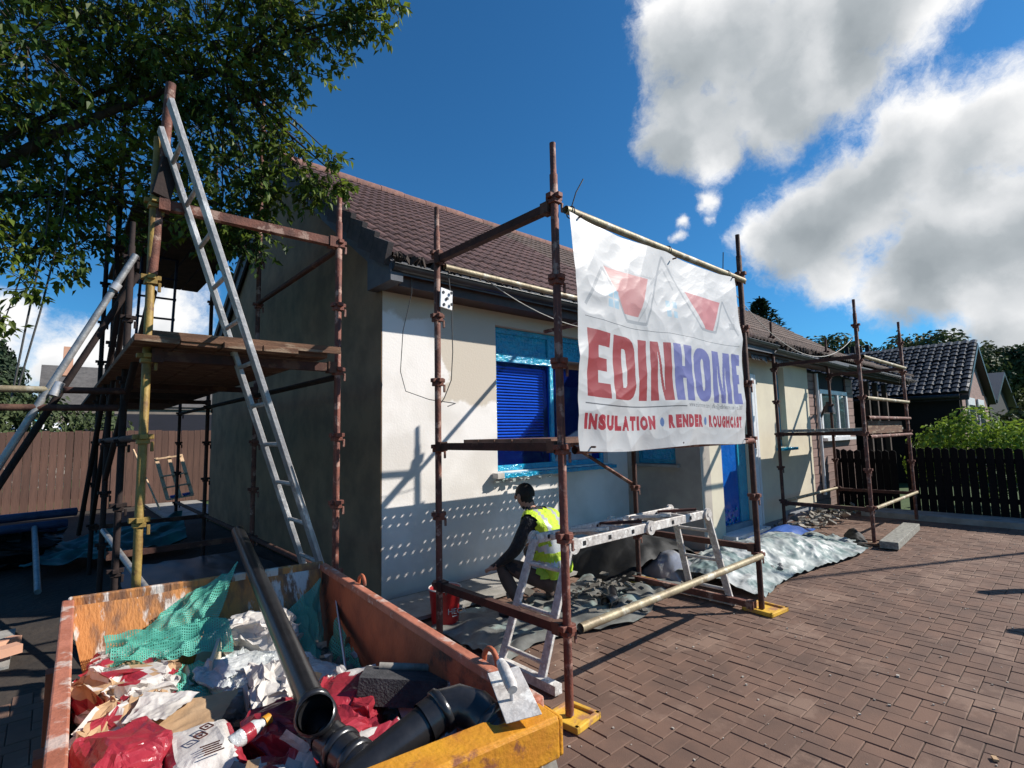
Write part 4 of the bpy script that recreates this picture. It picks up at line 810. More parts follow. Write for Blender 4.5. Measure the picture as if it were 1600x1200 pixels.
crumple('cement_bag', (.25, 2.36, .52), (.24, .34, .18), rotz(-.5), [bagwhite, redbag, cardm], 6, 'torn sack with curled corrugated edges below the brown sack in the skip', 'bag', .45, 3, split=lambda x, y, z: (1 if nz(x*1.5, y*1.5+4, z*2) > .28 else (2 if nz(x*1.6+3, y*1.6, z) > -.15 else 0)), n=80)
crumple('cement_bag', (.31, 2.98, .58), (.28, .16, .10), rotz(-.25), [bagwhite, redbag], 9, 'long white sack end with a red corner under the green mesh', 'bag', .2, 2, split=rsplit((-1, 0, 0, .85)))
crumple('cement_bag', (.20, 1.90, .62), (.22, .30, .20), rotz(.2), [redbag, bagwhite], 12, 'glossy red sack in the near left corner of the skip', 'bag', .28, 1.8)
crumple('cement_bag', (.37, 1.78, .62), (.20, .32, .16), rotz(-.1), [bagwhite, redbag], 15, 'white mortar sack with red sides and two hazard diamonds', 'bag', .16, 1.6, split=lambda x, y, z: 1 if abs(x) > .72 else 0)
crumple('cement_bag', (.66, 1.72, .58), (.24, .42, .22), rotz(.5), [redbag, bagwhite], 18, 'dark red sack under the branch fitting of the long black pipe', 'bag', .3, 2)
crumple('cement_bag', (.83, 1.86, .58), (.26, .40, .20), rotz(-.65), [redbag, bagwhite], 21, 'bright red sack with a white folded top beside the grey block', 'bag', .3, 2.1, split=rsplit((.3, 1, 0, .42)), n=76)
crumple('cement_bag', (.74, 1.42, .62), (.34, .18, .16), rotz(.1), [bagwhite, redbag], 24, 'white and red sack squashed beneath the elbow pipe', 'bag', .35, 2.4, split=lambda x, y, z: 1 if nz(x*2, y*2, z*2+2) > .05 else 0)
crumple('cement_bag', (.38, 1.50, .60), (.42, .28, .16), rotz(.1), [redbag, bagwhite], 27, 'red and white sack along the front wall of the skip', 'bag', .35, 2.4, split=lambda x, y, z: 1 if nz(x*2, y*2, z*2+2) > .05 else 0)
for nm, mt, lab in (('white_scraps', bagwhite, 'torn scraps of white paper and plastic scattered through the waste in the skip'), ('grey_scraps', rubblem, 'dusty grey offcuts scattered through the waste in the skip'), ('brown_scraps', cardm, 'torn brown card scraps scattered through the waste in the skip'), ('clear_scraps', clearp, 'shreds of clear wrapping scattered through the waste in the skip')):
    m = MB()
    for k in range(70):
        u, v = rnd.random(), rnd.random(); x, y, z = heap(u, v); z += rnd.uniform(.04, .13)*(1-v*.3); s_ = rnd.uniform(.012, .045); R_ = eul(rnd.gauss(0, .6), rnd.gauss(0, .6), rnd.random()*6); cv_ = rnd.uniform(-.5, .5); ar = rnd.uniform(.4, 1.6); c_ = Vector((x, y, z))
        m.grid(lambda a, b: c_+R_ @ Vector(((a-.5)*2*s_*ar, (b-.5)*2*s_*(1+.3*nz(a*5, k)), cv_*s_*((2*a-1)**2+.4*nz(a*4, b*4, k)))), 5, 4, sm=False)
    tag(m.build(nm, mt), lab, 'waste', kind='stuff')
# hazard diamonds and print on the mortar sack
m = MB()
for cx, cyy in ((.385, 1.815), (.362, 1.775)):
    for k in range(4): a = k*PI/2+.4; m.box((cx+.013*math.cos(a), cyy+.013*math.sin(a), .715), (.026, .0025, .003), rotz(a+PI/2))
    m.box((cx, cyy, .715), (.010, .005, .003), rotz(-.4))
for k in range(5): m.box((.375, 1.72-k*.012, .709), (.05-.01*(k % 2), .002, .003))
hd = m.build('printed_label', redw); tag(hd, 'hazard diamond print lying on the white mortar sack', 'label', kind='stuff')
sheet('cardboard_sheet', [(.18, 2.02, .60), (.44, 1.98, .60), (.58, 2.26, .60), (.26, 2.36, .60)], cardm, 4, 'flattened brown cardboard in the middle of the skip', 'cardboard', .008, 2, edge=.03)
sheet('cardboard_sheet', [(.22, 2.2, .63), (.33, 2.12, .63), (.46, 2.3, .62), (.30, 2.40, .63)], bagwhite, 4.5, 'printed white paper sheet lying on the cardboard in the skip', 'paper', .01, 2)
m = MB(); m.box((.50, 2.76, .50), (.20, .26, .012), eul(.1, -.1, -.35)); m.box((.60, 2.7, .56), (.012, .26, .16), eul(.1, 0, -.35)); tag(m.build('cream_board', creamm), 'cream board offcut with dark edges half under the green mesh', 'board')
m = MB(); m.box((.70, 2.92, .56), (.24, .02, .22), eul(-.5, .15, -.5)); tag(m.build('grey_board', greysheet), 'grey board offcut leaning at the back of the skip', 'board')
crumple('plastic_sheet', (.66, 2.55, .50), (.30, .34, .20), rotz(.4), [clearp], 31, 'crumpled grey clear plastic in the middle of the skip', 'plastic sheet', .42, 2.2, n=76)
crumple('plastic_sheet', (.83, 2.86, .56), (.26, .30, .22), rotz(.9), [bagwhite], 33, 'crumpled white paper bag by the back wall beside the pipe', 'paper bag', .45, 2.6, n=76)
crumple('plastic_sheet', (.70, 2.28, .52), (.16, .36, .20), rotz(-.2), [bagwhite], 36, 'white torn liner hanging towards the front below the clear plastic', 'plastic sheet', .4, 2.6, n=50)
crumple('plastic_sheet', (.92, 2.44, .46), (.24, .40, .16), rotz(.2), [clearp], 39, 'clear plastic draped right of the long pipe in the skip', 'plastic sheet', .3, 2.2, n=50)
m = MB(); m.bar((1.22, 2.86, .66), (.93, 2.03, .50), .05, .006, up=(1, 0, .3)); tag(m.build('plastic_trim', white_film), 'thin white trim strip standing along the right inside of the skip', 'trim')
m = MB(); m.bar((1.08, 2.6, .45), (1.14, 2.25, .44), .03, .006); tag(m.build('plastic_trim', white_film), 'short white trim strip lying below the long one in the skip', 'trim')
m = MB(); c = Vector((.475, 1.75, .685)); dd = Vector((.8, .25, .12)).normalized(); m.tube([c-dd*.05, c-dd*.045, c+dd*.03, c+dd*.05, c+dd*.06], [.02, .024, .024, .013, .012], 12); bt = m.build('drink_bottle', clearp); tag(bt, 'small clear bottle with a yellow cap lying on the red sacks', 'bottle')
m = MB(); m.tube([c+dd*.058, c+dd*.078], .016, 12); m.build('cap', yellowp, bt); m = MB(); m.tube([c-dd*.01, c+dd*.02], .0246, 12, cap=False); m.build('label_band', redbag, bt)
# eps block
ep = thing('polystyrene_block', (1.0, 1.72, .6), 'thick dark grey polystyrene block with speckled cut edge against the skip wall', 'insulation block')
R_ = eul(-.18, .12, -.62); c = Vector((.99, 1.73, .66)); m = MB(); m.box(c, (.30, .17, .085), R_); m.build('face', epsd, ep); m = MB(); m.box(c+R_ @ Vector((.158, 0, 0)), (.014, .172, .087), R_); m.build('cut_edge', epsm, ep)
m = MB(); m.tube([c+R_ @ Vector((-.1, .05, .05)), c+R_ @ Vector((.08, .06, .052))], .014, 8); m.build('foam_bead', rubblem, ep)
# hawk/trowel on the rim
tw = thing('plastering_trowel', (1.0, 1.13, .83), 'steel plastering trowel with a rounded handle resting on the front corner of the skip', 'trowel')
R_ = eul(.12, -.10, -.48); c = Vector((.985, 1.13, .845)); m = MB(); m.box(c, (.095, .225, .003), R_); bevel(m.build('blade', alupaint, tw), .001, 1)
m = MB(); m.tube([c+R_ @ Vector((-.01, -.05, .04)), c+R_ @ Vector((-.01, -.03, .044)), c+R_ @ Vector((-.01, .04, .044)), c+R_ @ Vector((-.01, .085, .04))], [.013, .017, .017, .013], 12); m.build('handle', alupaint, tw)
m = MB()
for sy_ in (-.03, .06): m.tube([c+R_ @ Vector((-.01, sy_, 0)), c+R_ @ Vector((-.01, sy_, .04))], .006, 8)
m.build('bracket', alu, tw)
# black pipes
def collar(m, p, d, r): d = V(d).normalized(); m.tube([V(p)-d*.012, V(p)-d*.008, V(p)+d*.008, V(p)+d*.012], [r+.001, r+.007, r+.007, r+.001], 20, cap=False)
pp = thing('soil_pipe', (.63, 1.6, .72), 'long straight black pipe leaning over the back of the skip with a branch fitting', 'pipe')
a0, a1 = Vector((1.0, 4.0, .925)), Vector((.635, 1.62, .735)); m = MB(); m.tube([a0, a1], .041, 24, cap=False); m.tube([a0, a1], .038, 24, cap=False); m.build('pipe_length', pipem, pp)
m = MB(); dd = (a1-a0).normalized(); q = a1-dd*.04; cc = a1+dd*.14
m.tube([q, cc], .047, 24, cap=False); collar(m, q, dd, .046); collar(m, a1+dd*.03, dd, .046)
br = Vector((-.45, -.55, .72)).normalized(); m.tube([a1+dd*.08, a1+dd*.08+br*.10], .05, 24, cap=False); m.tube([a1+dd*.08+br*.02, a1+dd*.08+br*.10], .045, 24, cap=False); collar(m, a1+dd*.08+br*.095, br, .049); m.build('branch_fitting', pipem, pp)
m = MB(); e1 = cc+Vector((.05, -.30, -.03)); m.tube([cc, e1], .05, 24); 
for k in range(4): collar(m, cc.lerp(e1, .2+k*.22), e1-cc, .05)
m.build('coupling', pipem, pp)
pp = thing('elbow_pipe', (.88, 1.22, .8), 'black pipe with a wide elbow opening towards the front corner of the skip', 'pipe')
m = MB(); pts = [Vector((.40, 1.28, .66)), Vector((.60, 1.275, .72)), Vector((.80, 1.27, .785))]; m.tube(pts, .047, 24, cap=False); m.build('pipe_length', pipem, pp)
m = MB(); el = [Vector((.79, 1.27, .782)), Vector((.84, 1.265, .80)), Vector((.885, 1.245, .805)), Vector((.915, 1.205, .795)), Vector((.925, 1.155, .775)), Vector((.922, 1.12, .76))]; m.tube(el, .053, 24, cap=False); m.tube(el[2:], .045, 24, cap=False); collar(m, el[1], el[1]-el[0], .052); collar(m, el[4], el[4]-el[3], .052); collar(m, el[5], el[5]-el[4], .050); m.build('elbow', pipem, pp)

# ================================================================== FOLDING PLATFORM LADDER
fl = thing('folding_ladder', (2.9, 2.6, 0), 'paint splashed folding ladder set as a low work platform by the banner scaffold', 'ladder')
def rail(a, b, w=.024, h=.068, up=(0, 0, 1)): 
    m = MB(); m.bar(a, b, w, h, up=up); 
    a, b = V(a), V(b); d = (b-a).normalized(); L_ = (b-a).length; s = V(up).cross(d).normalized() if abs(V(up).dot(d)) < .9 else Vector((0, 1, 0))
    bevel(m.build('rail', alupaint, fl), .003, 1)
    k = .12
    while k < L_-.05:
        for sg in (-1, 1):
            q = a+d*k; m = MB(); m.box(q+Vector((0, sg*(w/2+.001), 0)), (.03, .004, .03)); m.build('rung_socket', blackm, fl)
        k += .28
zp = .80
XA, XB = 2.66, 4.46; ya, yb = 2.42, 2.76
rail((XA, ya, zp), (XB, ya, zp)); rail((XA, yb, zp), (XB, yb, zp))
for k in range(7):
    x = XA+.14+k*.28; m = MB(); m.b2((x-.016, ya+.012, zp-.015), (x+.016, yb-.012, zp+.017)); m.build('rung', alupaint, fl)
for k in (0, 1, 2, 3): m = MB(); x = XA+.28+k*.42; m.bar((x, yb-.02, zp+.02), (x+.16, ya+.03, zp+.05), .05, .02); m.build('brace', redw if k % 2 else alupaint, fl)
for x in (XA, (XA+XB)/2, XB):
    for y in (ya-.02, yb+.02):
        m = MB(); m.tube([(x, y-.012, zp), (x, y+.012, zp)], .055, 18); m.tube([(x, y-.018, zp), (x, y+.018, zp)], .02, 12); m.build('hinge', alupaint, fl)
# end legs
def leg(p, q, side, n, nm):
    for s in (0, 1): 
        a = V(p)+V(side)*s; b = V(q)+V(side)*(s*1.12); m = MB(); m.bar(a, b, .024, .062, up=(0, 1, 0)); bevel(m.build('leg_rail', alupaint, fl), .003, 1)
    for k in range(n):
        t_ = (k+.6)/n; a = V(p).lerp(V(q), t_); b = (V(p)+V(side)).lerp(V(q)+V(side)*1.12, t_); m = MB(); m.tube([a, b], .015, 8); m.build('rung', alupaint, fl)
leg((XA-.02, ya, zp), (2.32, ya-.02, .03), (0, yb-ya, 0), 3, 'a'); leg((XB+.02, ya, zp), (4.60, ya-.12, .03), (0, yb-ya, 0), 3, 'b')
for x_ in (4.56, 2.29): m = MB(); m.b2((x_, 2.25, .015), (x_+.06, 2.92, .07)); m.build('stabiliser_bar', alupaint, fl)

# ================================================================== BUCKET
bk = thing('paint_bucket', (2.53, 3.74, 0), 'red plastic tub with white lid rim standing by the wall behind the scaffold pole', 'bucket')
m = MB(); m.tube([(2.53, 3.74, .0), (2.53, 3.74, .02), (2.53, 3.74, .27), (2.53, 3.74, .275), (2.53, 3.74, .29)], [.105, .11, .13, .137, .137], 28, cap=False); m.tube([(2.53, 3.74, .29), (2.53, 3.74, .03)], [.128, .105], 28, cap=True); m.build('tub', redb, bk)
m = MB(); m.tube([(2.53, 3.74, .235), (2.53, 3.74, .262)], [.124, .118], 24); m.build('render_mix', bagwhite, bk)
m = MB(); m.tube([(2.53+.135*math.cos(a), 3.74+.135*math.sin(a), .292) for a in [k*PI/14 for k in range(29)]], .006, 6); m.build('rim', bagwhite, bk)
def text_obj(s, size, loc, R, mat, parent, name='lettering', ext=.0008, bold=0, sx=1):
    c = bpy.data.curves.new('t', 'FONT'); c.body = s; c.size = size; c.extrude = ext; c.offset = bold; o = bpy.data.objects.new('t', c); COL.objects.link(o)
    me = bpy.data.meshes.new_from_object(o.evaluated_get(bpy.context.evaluated_depsgraph_get())); bpy.data.objects.remove(o)
    for v in me.vertices: v.co.x *= sx; v.co = R @ v.co
    me.materials.clear(); me.materials.append(mat); return link(name, me, loc, parent)
# lettering faces the camera side of the tub
nd = Vector((-.35, -.93, 0)).normalized(); Rt = Matrix((Vector((-nd.y, nd.x, 0)), Vector((0, 0, 1)), nd)).transposed()
text_obj('HECK', .062, Vector((2.53, 3.74, .11))+nd*.127+Vector((-nd.y, nd.x, 0))*(-.01), Rt, bagwhite, bk)
m = MB(); m.bar(Vector((2.53, 3.74, .09))+nd*.125+Vector((-nd.y, nd.x, 0))*.03, Vector((2.53, 3.74, .095))+nd*.125+Vector((-nd.y, nd.x, 0))*.07, .004, .006); m.build('underline', bagwhite, bk)

# ================================================================== PERSON
def skinmesh(V_, E_, sub=2):
    """V_: name->(co, radius)"""
    names = list(V_); me = bpy.data.meshes.new('sk'); me.from_pydata([V_[n_][0] for n_ in names], [(names.index(a), names.index(b)) for a, b in E_], []); o = bpy.data.objects.new('sk', me); COL.objects.link(o)
    md = o.modifiers.new('s', 'SKIN'); md.use_smooth_shade = True
    for i, n_ in enumerate(names):
        r = V_[n_][1]; r = (r, r) if not isinstance(r, tuple) else r; me.skin_vertices[0].data[i].radius = r; me.skin_vertices[0].data[i].use_root = (i == 0)
    sb = o.modifiers.new('u', 'SUBSURF'); sb.levels = sub; sb.render_levels = sub
    r = bpy.data.meshes.new_from_object(o.evaluated_get(bpy.context.evaluated_depsgraph_get())); bpy.data.objects.remove(o); return r
F = Vector((-.259, .966, 0)); Lf = Vector((-.966, -.259, 0)); Uz = Vector((0, 0, 1)); PB = Vector((3.34, 3.22, .0)); PS = 1.10
def pt(f, l, u): return tuple(PB+(F*f+Lf*l+Uz*u)*PS)
SK = dict(pelvis=(pt(0, 0, .30), (.17, .15)), waist=(pt(.03, 0, .46), (.155, .13)), chest=(pt(.10, 0, .62), (.18, .14)), upper=(pt(.17, 0, .73), (.155, .11)), neck=(pt(.215, .02, .805), .058), head1=(pt(.25, .03, .855), (.075, .07)), head2=(pt(.265, .04, .915), (.082, .09)), head3=(pt(.26, .04, .965), (.06, .07)),
          sl=(pt(.14, .18, .72), .072), el_=(pt(.20, .29, .52), .058), wl=(pt(.36, .30, .40), .034), pl=(pt(.41, .30, .37), (.035, .02)), sr=(pt(.14, -.18, .72), .072), er=(pt(.28, -.26, .56), .05), wr=(pt(.38, -.30, .46), .034), pr=(pt(.42, -.31, .45), (.035, .02)),
          hl=(pt(.02, .10, .27), .10), kl=(pt(.38, .26, .42), .070), ml=(pt(.26, .27, .24), .06), al=(pt(.16, .24, .09), .045), bl=(pt(.20, .25, .045), .042), tl=(pt(.36, .30, .035), .034),
          hr=(pt(.02, -.10, .27), .10), kr=(pt(.40, -.20, .44), .070), mr=(pt(.28, -.2, .25), .06), ar=(pt(.17, -.2, .09), .045), brr=(pt(.20, -.2, .045), .042), tr=(pt(.36, -.22, .035), .034))
ED = [('pelvis', 'waist'), ('waist', 'chest'), ('chest', 'upper'), ('upper', 'neck'), ('neck', 'head1'), ('head1', 'head2'), ('head2', 'head3'), ('upper', 'sl'), ('sl', 'el_'), ('el_', 'wl'), ('wl', 'pl'), ('upper', 'sr'), ('sr', 'er'), ('er', 'wr'), ('wr', 'pr'),
      ('pelvis', 'hl'), ('hl', 'kl'), ('kl', 'ml'), ('ml', 'al'), ('al', 'bl'), ('bl', 'tl'), ('pelvis', 'hr'), ('hr', 'kr'), ('kr', 'mr'), ('mr', 'ar'), ('ar', 'brr'), ('brr', 'tr')]
for s, w_ in (('l', 'pl'), ('r', 'pr')):
    base_ = Vector(SK[w_][0])
    for k, (dl, ln) in enumerate(((-.027, .055), (-.009, .065), (.009, .06), (.026, .048), (.04, .03))):
        d1 = (F*.8-Uz*.5).normalized() if k < 4 else (F*.5+Lf*.6-Uz*.2).normalized(); a = base_+Lf*dl+F*.015; b = a+d1*ln*.6; c = b+(d1-Uz*.7).normalized()*ln*.5
        SK[f'{s}{k}a'] = (tuple(a), .010); SK[f'{s}{k}b'] = (tuple(b), .009); SK[f'{s}{k}c'] = (tuple(c), .007); ED += [(w_, f'{s}{k}a'), (f'{s}{k}a', f'{s}{k}b'), (f'{s}{k}b', f'{s}{k}c')]
sk = skinmesh(SK, ED); sk.name = 'body'
for mm in (jacket, trous, skin, hairm, blackm): sk.materials.append(mm)
hc = Vector(SK['head2'][0])
for p in sk.polygons:
    c = p.center; rel = (c-PB)/PS; f1, l1, z1 = rel.dot(F), rel.dot(Lf), rel.z
    if z1 > .825: p.material_index = 3 if ((f1 < .25 and z1 > .86) or z1 > .955) else 2
    elif (Vector(SK['pl'][0])-c).length < .10 and f1 > .35 and z1 < .5 and l1 > .2 and (c-Vector(SK['kl'][0])).length > .08: p.material_index = 2
    elif (Vector(SK['pr'][0])-c).length < .12: p.material_index = 2
    elif z1 < .075: p.material_index = 4
    elif z1 < .43 and not (f1 > .15 and l1 > .24 and z1 > .36): p.material_index = 1
    elif f1 > .3 and abs(abs(l1)-.23) < .09 and z1 < .53: p.material_index = 1
    else: p.material_index = 0
    p.use_smooth = True
person = thing('person', PB, 'person squatting with back turned in black jacket and yellow hi-vis vest working at the wall', 'person')
bd = link('body', sk, (0, 0, 0), person); 
# vest: torso faces pushed outwards, silver bands, flared hem
bmv = bmesh.new(); bmv.from_mesh(sk); bmv.normal_update()
dl = [f for f in bmv.faces if not (.22 < ((f.calc_center_median()-PB)/PS).z < .80 and abs(((f.calc_center_median()-PB)/PS).dot(Lf)) < .19 and ((f.calc_center_median()-PB)/PS).dot(F) < .28 and not (((f.calc_center_median()-PB)/PS).dot(F) > .12 and ((f.calc_center_median()-PB)/PS).z < .5))]
bmesh.ops.delete(bmv, geom=dl, context='FACES')
bmesh.ops.bisect_plane(bmv, geom=bmv.verts[:]+bmv.edges[:]+bmv.faces[:], plane_co=PB+Uz*.31*PS, plane_no=(0, 0, 1), clear_inner=True)
bmv.normal_update()
for v in bmv.verts:
    z1 = (v.co.z-PB.z)/PS; v.co += v.normal*(.014+.03*max(0, (.5-z1)))+F*(-.02*max(0, .5-z1))
    v.co += v.normal*.006*nz(v.co.x*22, v.co.y*22, v.co.z*12)
bmesh.ops.subdivide_edges(bmv, edges=bmv.edges[:], cuts=1, use_grid_fill=True)
vm_ = bpy.data.meshes.new('vest'); bmv.to_mesh(vm_); bmv.free(); vm_.materials.clear(); vm_.materials.append(hivis); vm_.materials.append(silver)
for p in vm_.polygons:
    z1 = (p.center-PB).z/PS; l1 = (p.center-PB).dot(Lf)/PS; p.use_smooth = True; p.material_index = 1 if (.50 < z1 < .55 or .385 < z1 < .43 or (z1 > .55 and .075 < abs(l1) < .12)) else 0
vo = link('hi_vis_vest', vm_, (0, 0, 0), person)
# hair cap, ear
m = MB(); m.grid(lambda u, v: tuple(hc+Vector((0, 0, .012))+F*(-.012)+(F*math.cos(2*PI*u)*.092+Lf*math.sin(2*PI*u)*.080)*math.sin(PI*.56*v)*(1+.02*nz(u*30, v*20))+Uz*.098*math.cos(PI*.56*v)), 28, 14); m.build('hair', hairm, person)
m = MB(); e_ = hc+Lf*.084-Uz*.01; m.grid(lambda u, v: tuple(e_+F*.017*math.cos(2*PI*u)*math.sin(PI*v)+Uz*.03*math.cos(PI*v)+Lf*.012*math.sin(2*PI*u)*math.sin(PI*v)), 12, 8); m.build('ear', skin, person)
m = MB(); e_ = hc+F*.085-Uz*.02; m.grid(lambda u, v: tuple(e_+F*.022*math.sin(PI*v)*max(0, math.cos(2*PI*u))+Uz*.025*math.cos(PI*v)+Lf*.012*math.sin(2*PI*u)*math.sin(PI*v)), 12, 8); m.build('nose', skin, person)

# ================================================================== SHEETS, DEBRIS ON THE GROUND
def tarp_fn(u, v):
    x = 4.9+u*3.3; yb_ = 3.42; yf = 2.12+.10*math.sin(u*6)+(.15 if u > .85 else 0); y = yf+(yb_-yf)*v
    h = .02+.20*max(0, math.sin(PI*min(1, v*1.15)))**1.5*math.exp(-((u-.30)/.34)**2)+.10*math.exp(-((u-.62)/.13)**2)*max(0, math.sin(PI*v))
    s = Vector((x*2.4, y*2.6, 4)); h += .06*abs(1-2*abs(noise.noise(s)))*.8*(v*(1-v)*4*.7+.3)+.024*(1-2*abs(noise.noise(s*2.6)))+.007*(1-2*abs(noise.noise(s*6)))+.0015*(1-2*abs(noise.noise(s*13)))
    return (x, y, max(.008, h))
m = MB(); m.grid(tarp_fn, 260, 110); tag(m.build('polythene_sheet', tarpm), 'large crinkled translucent sheet spread over the paving before the door', 'plastic sheet')
m = MB(); m.grid(lambda u, v: (7.9+u*.55+.1*v, 2.05+v*.3+.2*u, .02+.12*math.sin(PI*v)*u+.02*nz(u*5, v*5)), 20, 14); tag(m.build('polythene_sheet', blacksheet), 'dark folded flap at the far corner of the big sheet', 'plastic sheet')
m = MB(); m.grid(lambda u, v: (6.9+u*1.2, 2.75+v*.42, .14+.1*math.sin(PI*v)*math.sin(PI*u)+.02*nz(u*5, v*5)), 20, 14); tag(m.build('polythene_sheet', bluem), 'small dark blue wrap on top of the big sheet', 'plastic sheet')
m = MB(); m.grid(lambda u, v: (2.35+u*2.5, 2.75+v*.95+.12*math.sin(u*9), max(.006, .02+.03*abs(nz(u*8, v*5, 2))*2+.012*nz(u*24, v*12))), 90, 40); tag(m.build('polythene_sheet', M('grey_dust_sheet', (.17, .17, .155), (.10, .10, .095), .6, 0, 5, bump=.6, bscale=10, c3=(.22, .27, .25), s3=3)), 'dusty grey green sheet on the ground under the ladder platform', 'plastic sheet')
m = MB(); m.grid(lambda u, v: (4.35+u*1.7, 3.28+v*1.25, .02+.38*math.sin(PI*min(1, u*1.05))**.8*math.sin(PI*(.15+.85*v))**.7+.05*fbm((u*4, v*4, 1), 1)), 40, 30); tag(m.build('sheet_pile', blacksheet), 'pile of black sheeting against the shaded wall behind the platform', 'plastic sheet')
m = MB(); m.grid(lambda u, v: (4.85+u*.5, 2.95+v*.5, .02+.24*math.sin(PI*u)**.7*math.sin(PI*v)**.6+.02*nz(u*6, v*6)), 24, 20); tag(m.build('polythene_roll', M('shiny_polythene', (.4, .4, .42), (.28, .28, .3), .15, .3, 4, bump=.5, bscale=12, spec=.9)), 'shiny bunched plastic roll beside the right leg of the ladder platform', 'plastic roll')
m = MB()
for k in range(150):
    x, y = rnd.gauss(3.95, .45), rnd.gauss(3.35, .2); s = rnd.uniform(.012, .05)*(1.7 if rnd.random() < .12 else 1)
    m.box((x, y, .03+rnd.random()*.07), (s*1.4, s, s*.25), eul(rnd.uniform(-.7, .7), rnd.uniform(-.7, .7), rnd.random()*3))
tag(m.build('render_debris', M('pale_render_crust', (.20, .18, .15), (.10, .09, .08), .9, rndv=.3)), 'broken crusts of render heaped below the ladder platform', 'debris', kind='stuff')
m = MB()
for k in range(130):
    x, y = rnd.gauss(9.6, .7), rnd.gauss(3.2, .16); s = rnd.uniform(.02, .09)
    m.box((x, y, .04+rnd.random()*.08), (s*1.6, s, s*.3), eul(rnd.uniform(-.6, .6), rnd.uniform(-.6, .6), rnd.random()*3))
tag(m.build('render_debris', rubblem), 'broken scraps heaped along the foot of the far cream wall', 'debris', kind='stuff')
for i, (x, y) in enumerate(((5.74, 2.40), (5.83, 2.45), (5.78, 2.33), (5.9, 2.38), (5.7, 2.48))):
    crumple('dark_stone', (x, y, .10), (.07, .06, .05), None, [epsm], 50+i, ['dark stone nearest the scaffold pole on the sheet', 'dark stone at the back of the small stone cluster on the sheet', 'dark stone at the front of the small stone cluster on the sheet', 'dark stone at the right of the small stone cluster on the sheet', 'dark stone at the left of the small stone cluster on the sheet'][i], 'stone', .3, 1.5, n=16, flat=1, group='stones holding down the sheet')
m = MB(); m.tube([(3.72, 3.0, .06), (3.86, 3.02, .06)], .05, 18, cap=False); m.tube([(3.72, 3.0, .06), (3.86, 3.02, .06)], .044, 18, cap=False); m.tube([(3.85, 3.02, .07), (3.94, 3.1, .10)], .045, 18, cap=False); collar(m, (3.73, 3.0, .06), (1, .1, 0), .049); tag(m.build('pipe_coupling', pipem), 'short black pipe fitting lying on the dust sheet by the rusty pole', 'pipe fitting')
m = MB(); m.b2((2.2, 3.9, .02), (4.4, 4.5, .05)); tag(m.build('ground_board', concrete), 'pale concrete strip along the foot of the white wall', 'slab')
m = MB(); m.box((8.85, 1.93, .06), (1.75, .20, .09), rotz(.06)); bevel(tag(m.build('timber_slab', slabm), 'speckled grey timber baulk lying on the paving beside the far scaffold foot', 'plank'), .006)
m = MB(); m.box((3.35, .45, .008), (.035, .02, .01), rotz(.4)); tag(m.build('dry_leaf', cardm), 'small curled brown leaf alone on the open paving', 'leaf')
m = MB(); m.tube([(7.3, 3.3, .02), (8.3, 3.1, .02), (8.6, 2.8, .015), (8.2, 2.5, .012), (7.4, 2.6, .012)], .006, 6); tag(m.build('loose_cable', cable), 'loose dark cable curving over the paving behind the far scaffold', 'cable')
# broom stick, tubes, dark stack on left
m = MB(); m.tube([(1.42, 14.6, 1.4), (1.9, 14.0, .05)], .02, 8); tag(m.build('stick', wood), 'thin pale stick leaning on the brown fence', 'stick')
m = MB(); m.tube([(-.1, 9.2, .5), (-.02, 7.3, .06)], .03, 8); tag(m.build('plank_offcut', galv), 'pale narrow tube propped on the dark pile near the fence', 'tube')
for k, (z, y, l) in enumerate(((.62, 9.2, 'topmost'), (.50, 9.0, 'middle'), (.40, 9.3, 'lowest'))):
    m = MB(); m.tube([(-2.6, y-.4, z), (.32-.1*k, y+.3, z)], .055, 10); tag(m.build('blue_tube', M('dull_blue_tube', (.05, .07, .14), (.03, .04, .09), .5)), f'{l} dull blue pipe of the stack on the left', 'pipe', 'blue pipes stacked by the fence')
crumple('material_pile', (-1.2, 9.6, .2), (2.6, 1.2, .5), None, [blacksheet], 61, 'low black covered pile under the blue pipes', 'pile', .3, 2)
sheet('green_tarpaulin', [(-.2, 8.2, .06), (1.5, 8.6, .08), (1.7, 10.2, .3), (.2, 9.8, .1)], M('teal_tarpaulin', (.02, .16, .15), (.02, .10, .11), .5), 7, 'dark teal tarpaulin on the ground behind the scaffold poles', 'tarpaulin', .10, 3)
sheet('blue_tarpaulin', [(.5, 4.2, .02), (2.2, 4.9, .02), (2.1, 8.0, .02), (.7, 8.0, .02)], M('navy_sheet', (.02, .03, .05), (.015, .02, .035), .4), 9, 'dark navy sheet lying under the gable scaffold', 'tarpaulin', .02, 3)
m = MB(); m.bar((-.12, 5.62, .08), (-.3, 5.4, .1), .08, .05); m.box((-.16, 5.35, .08), (.14, .10, .06), rotz(.4)); tag(m.build('brick_pieces', peach), 'broken orange brick pieces beside the left rim of the skip', 'bricks')
# pallet
pa = thing('wooden_pallet', (2.2, 13.5, .05), 'pale wooden pallet frame leaning on the brown fence', 'pallet')
PX, PY, PZ, PD = Vector((.55, .1, 0)), None, None, Vector((-.28, .45, 1.0))
o_ = Vector((1.98, 13.6, .30)); ex = Vector((.46, 0, .06)); ez = Vector((-.20, .35, .90))
for k in (0, .5, 1): m = MB(); m.bar(o_+ex*k, o_+ex*k+ez, .07, .03, up=(0, 1, 0)); m.build('stringer', wood, pa)
for k in (0, .28, .55, .98): m = MB(); m.bar(o_+ez*k-Vector((.02, .03, 0)), o_+ez*k+ex+Vector((.02, -.03, 0)), .03, .08, up=(0, 1, 0)); m.build('slat', wood, pa)
for k in (.12, .62): m = MB(); m.bar(o_+ez*.05+ex*k, o_+ez*.05+ex*(k+.28), .05, .14, up=(0, 1, 0)); m.build('blue_block', bluem, pa)

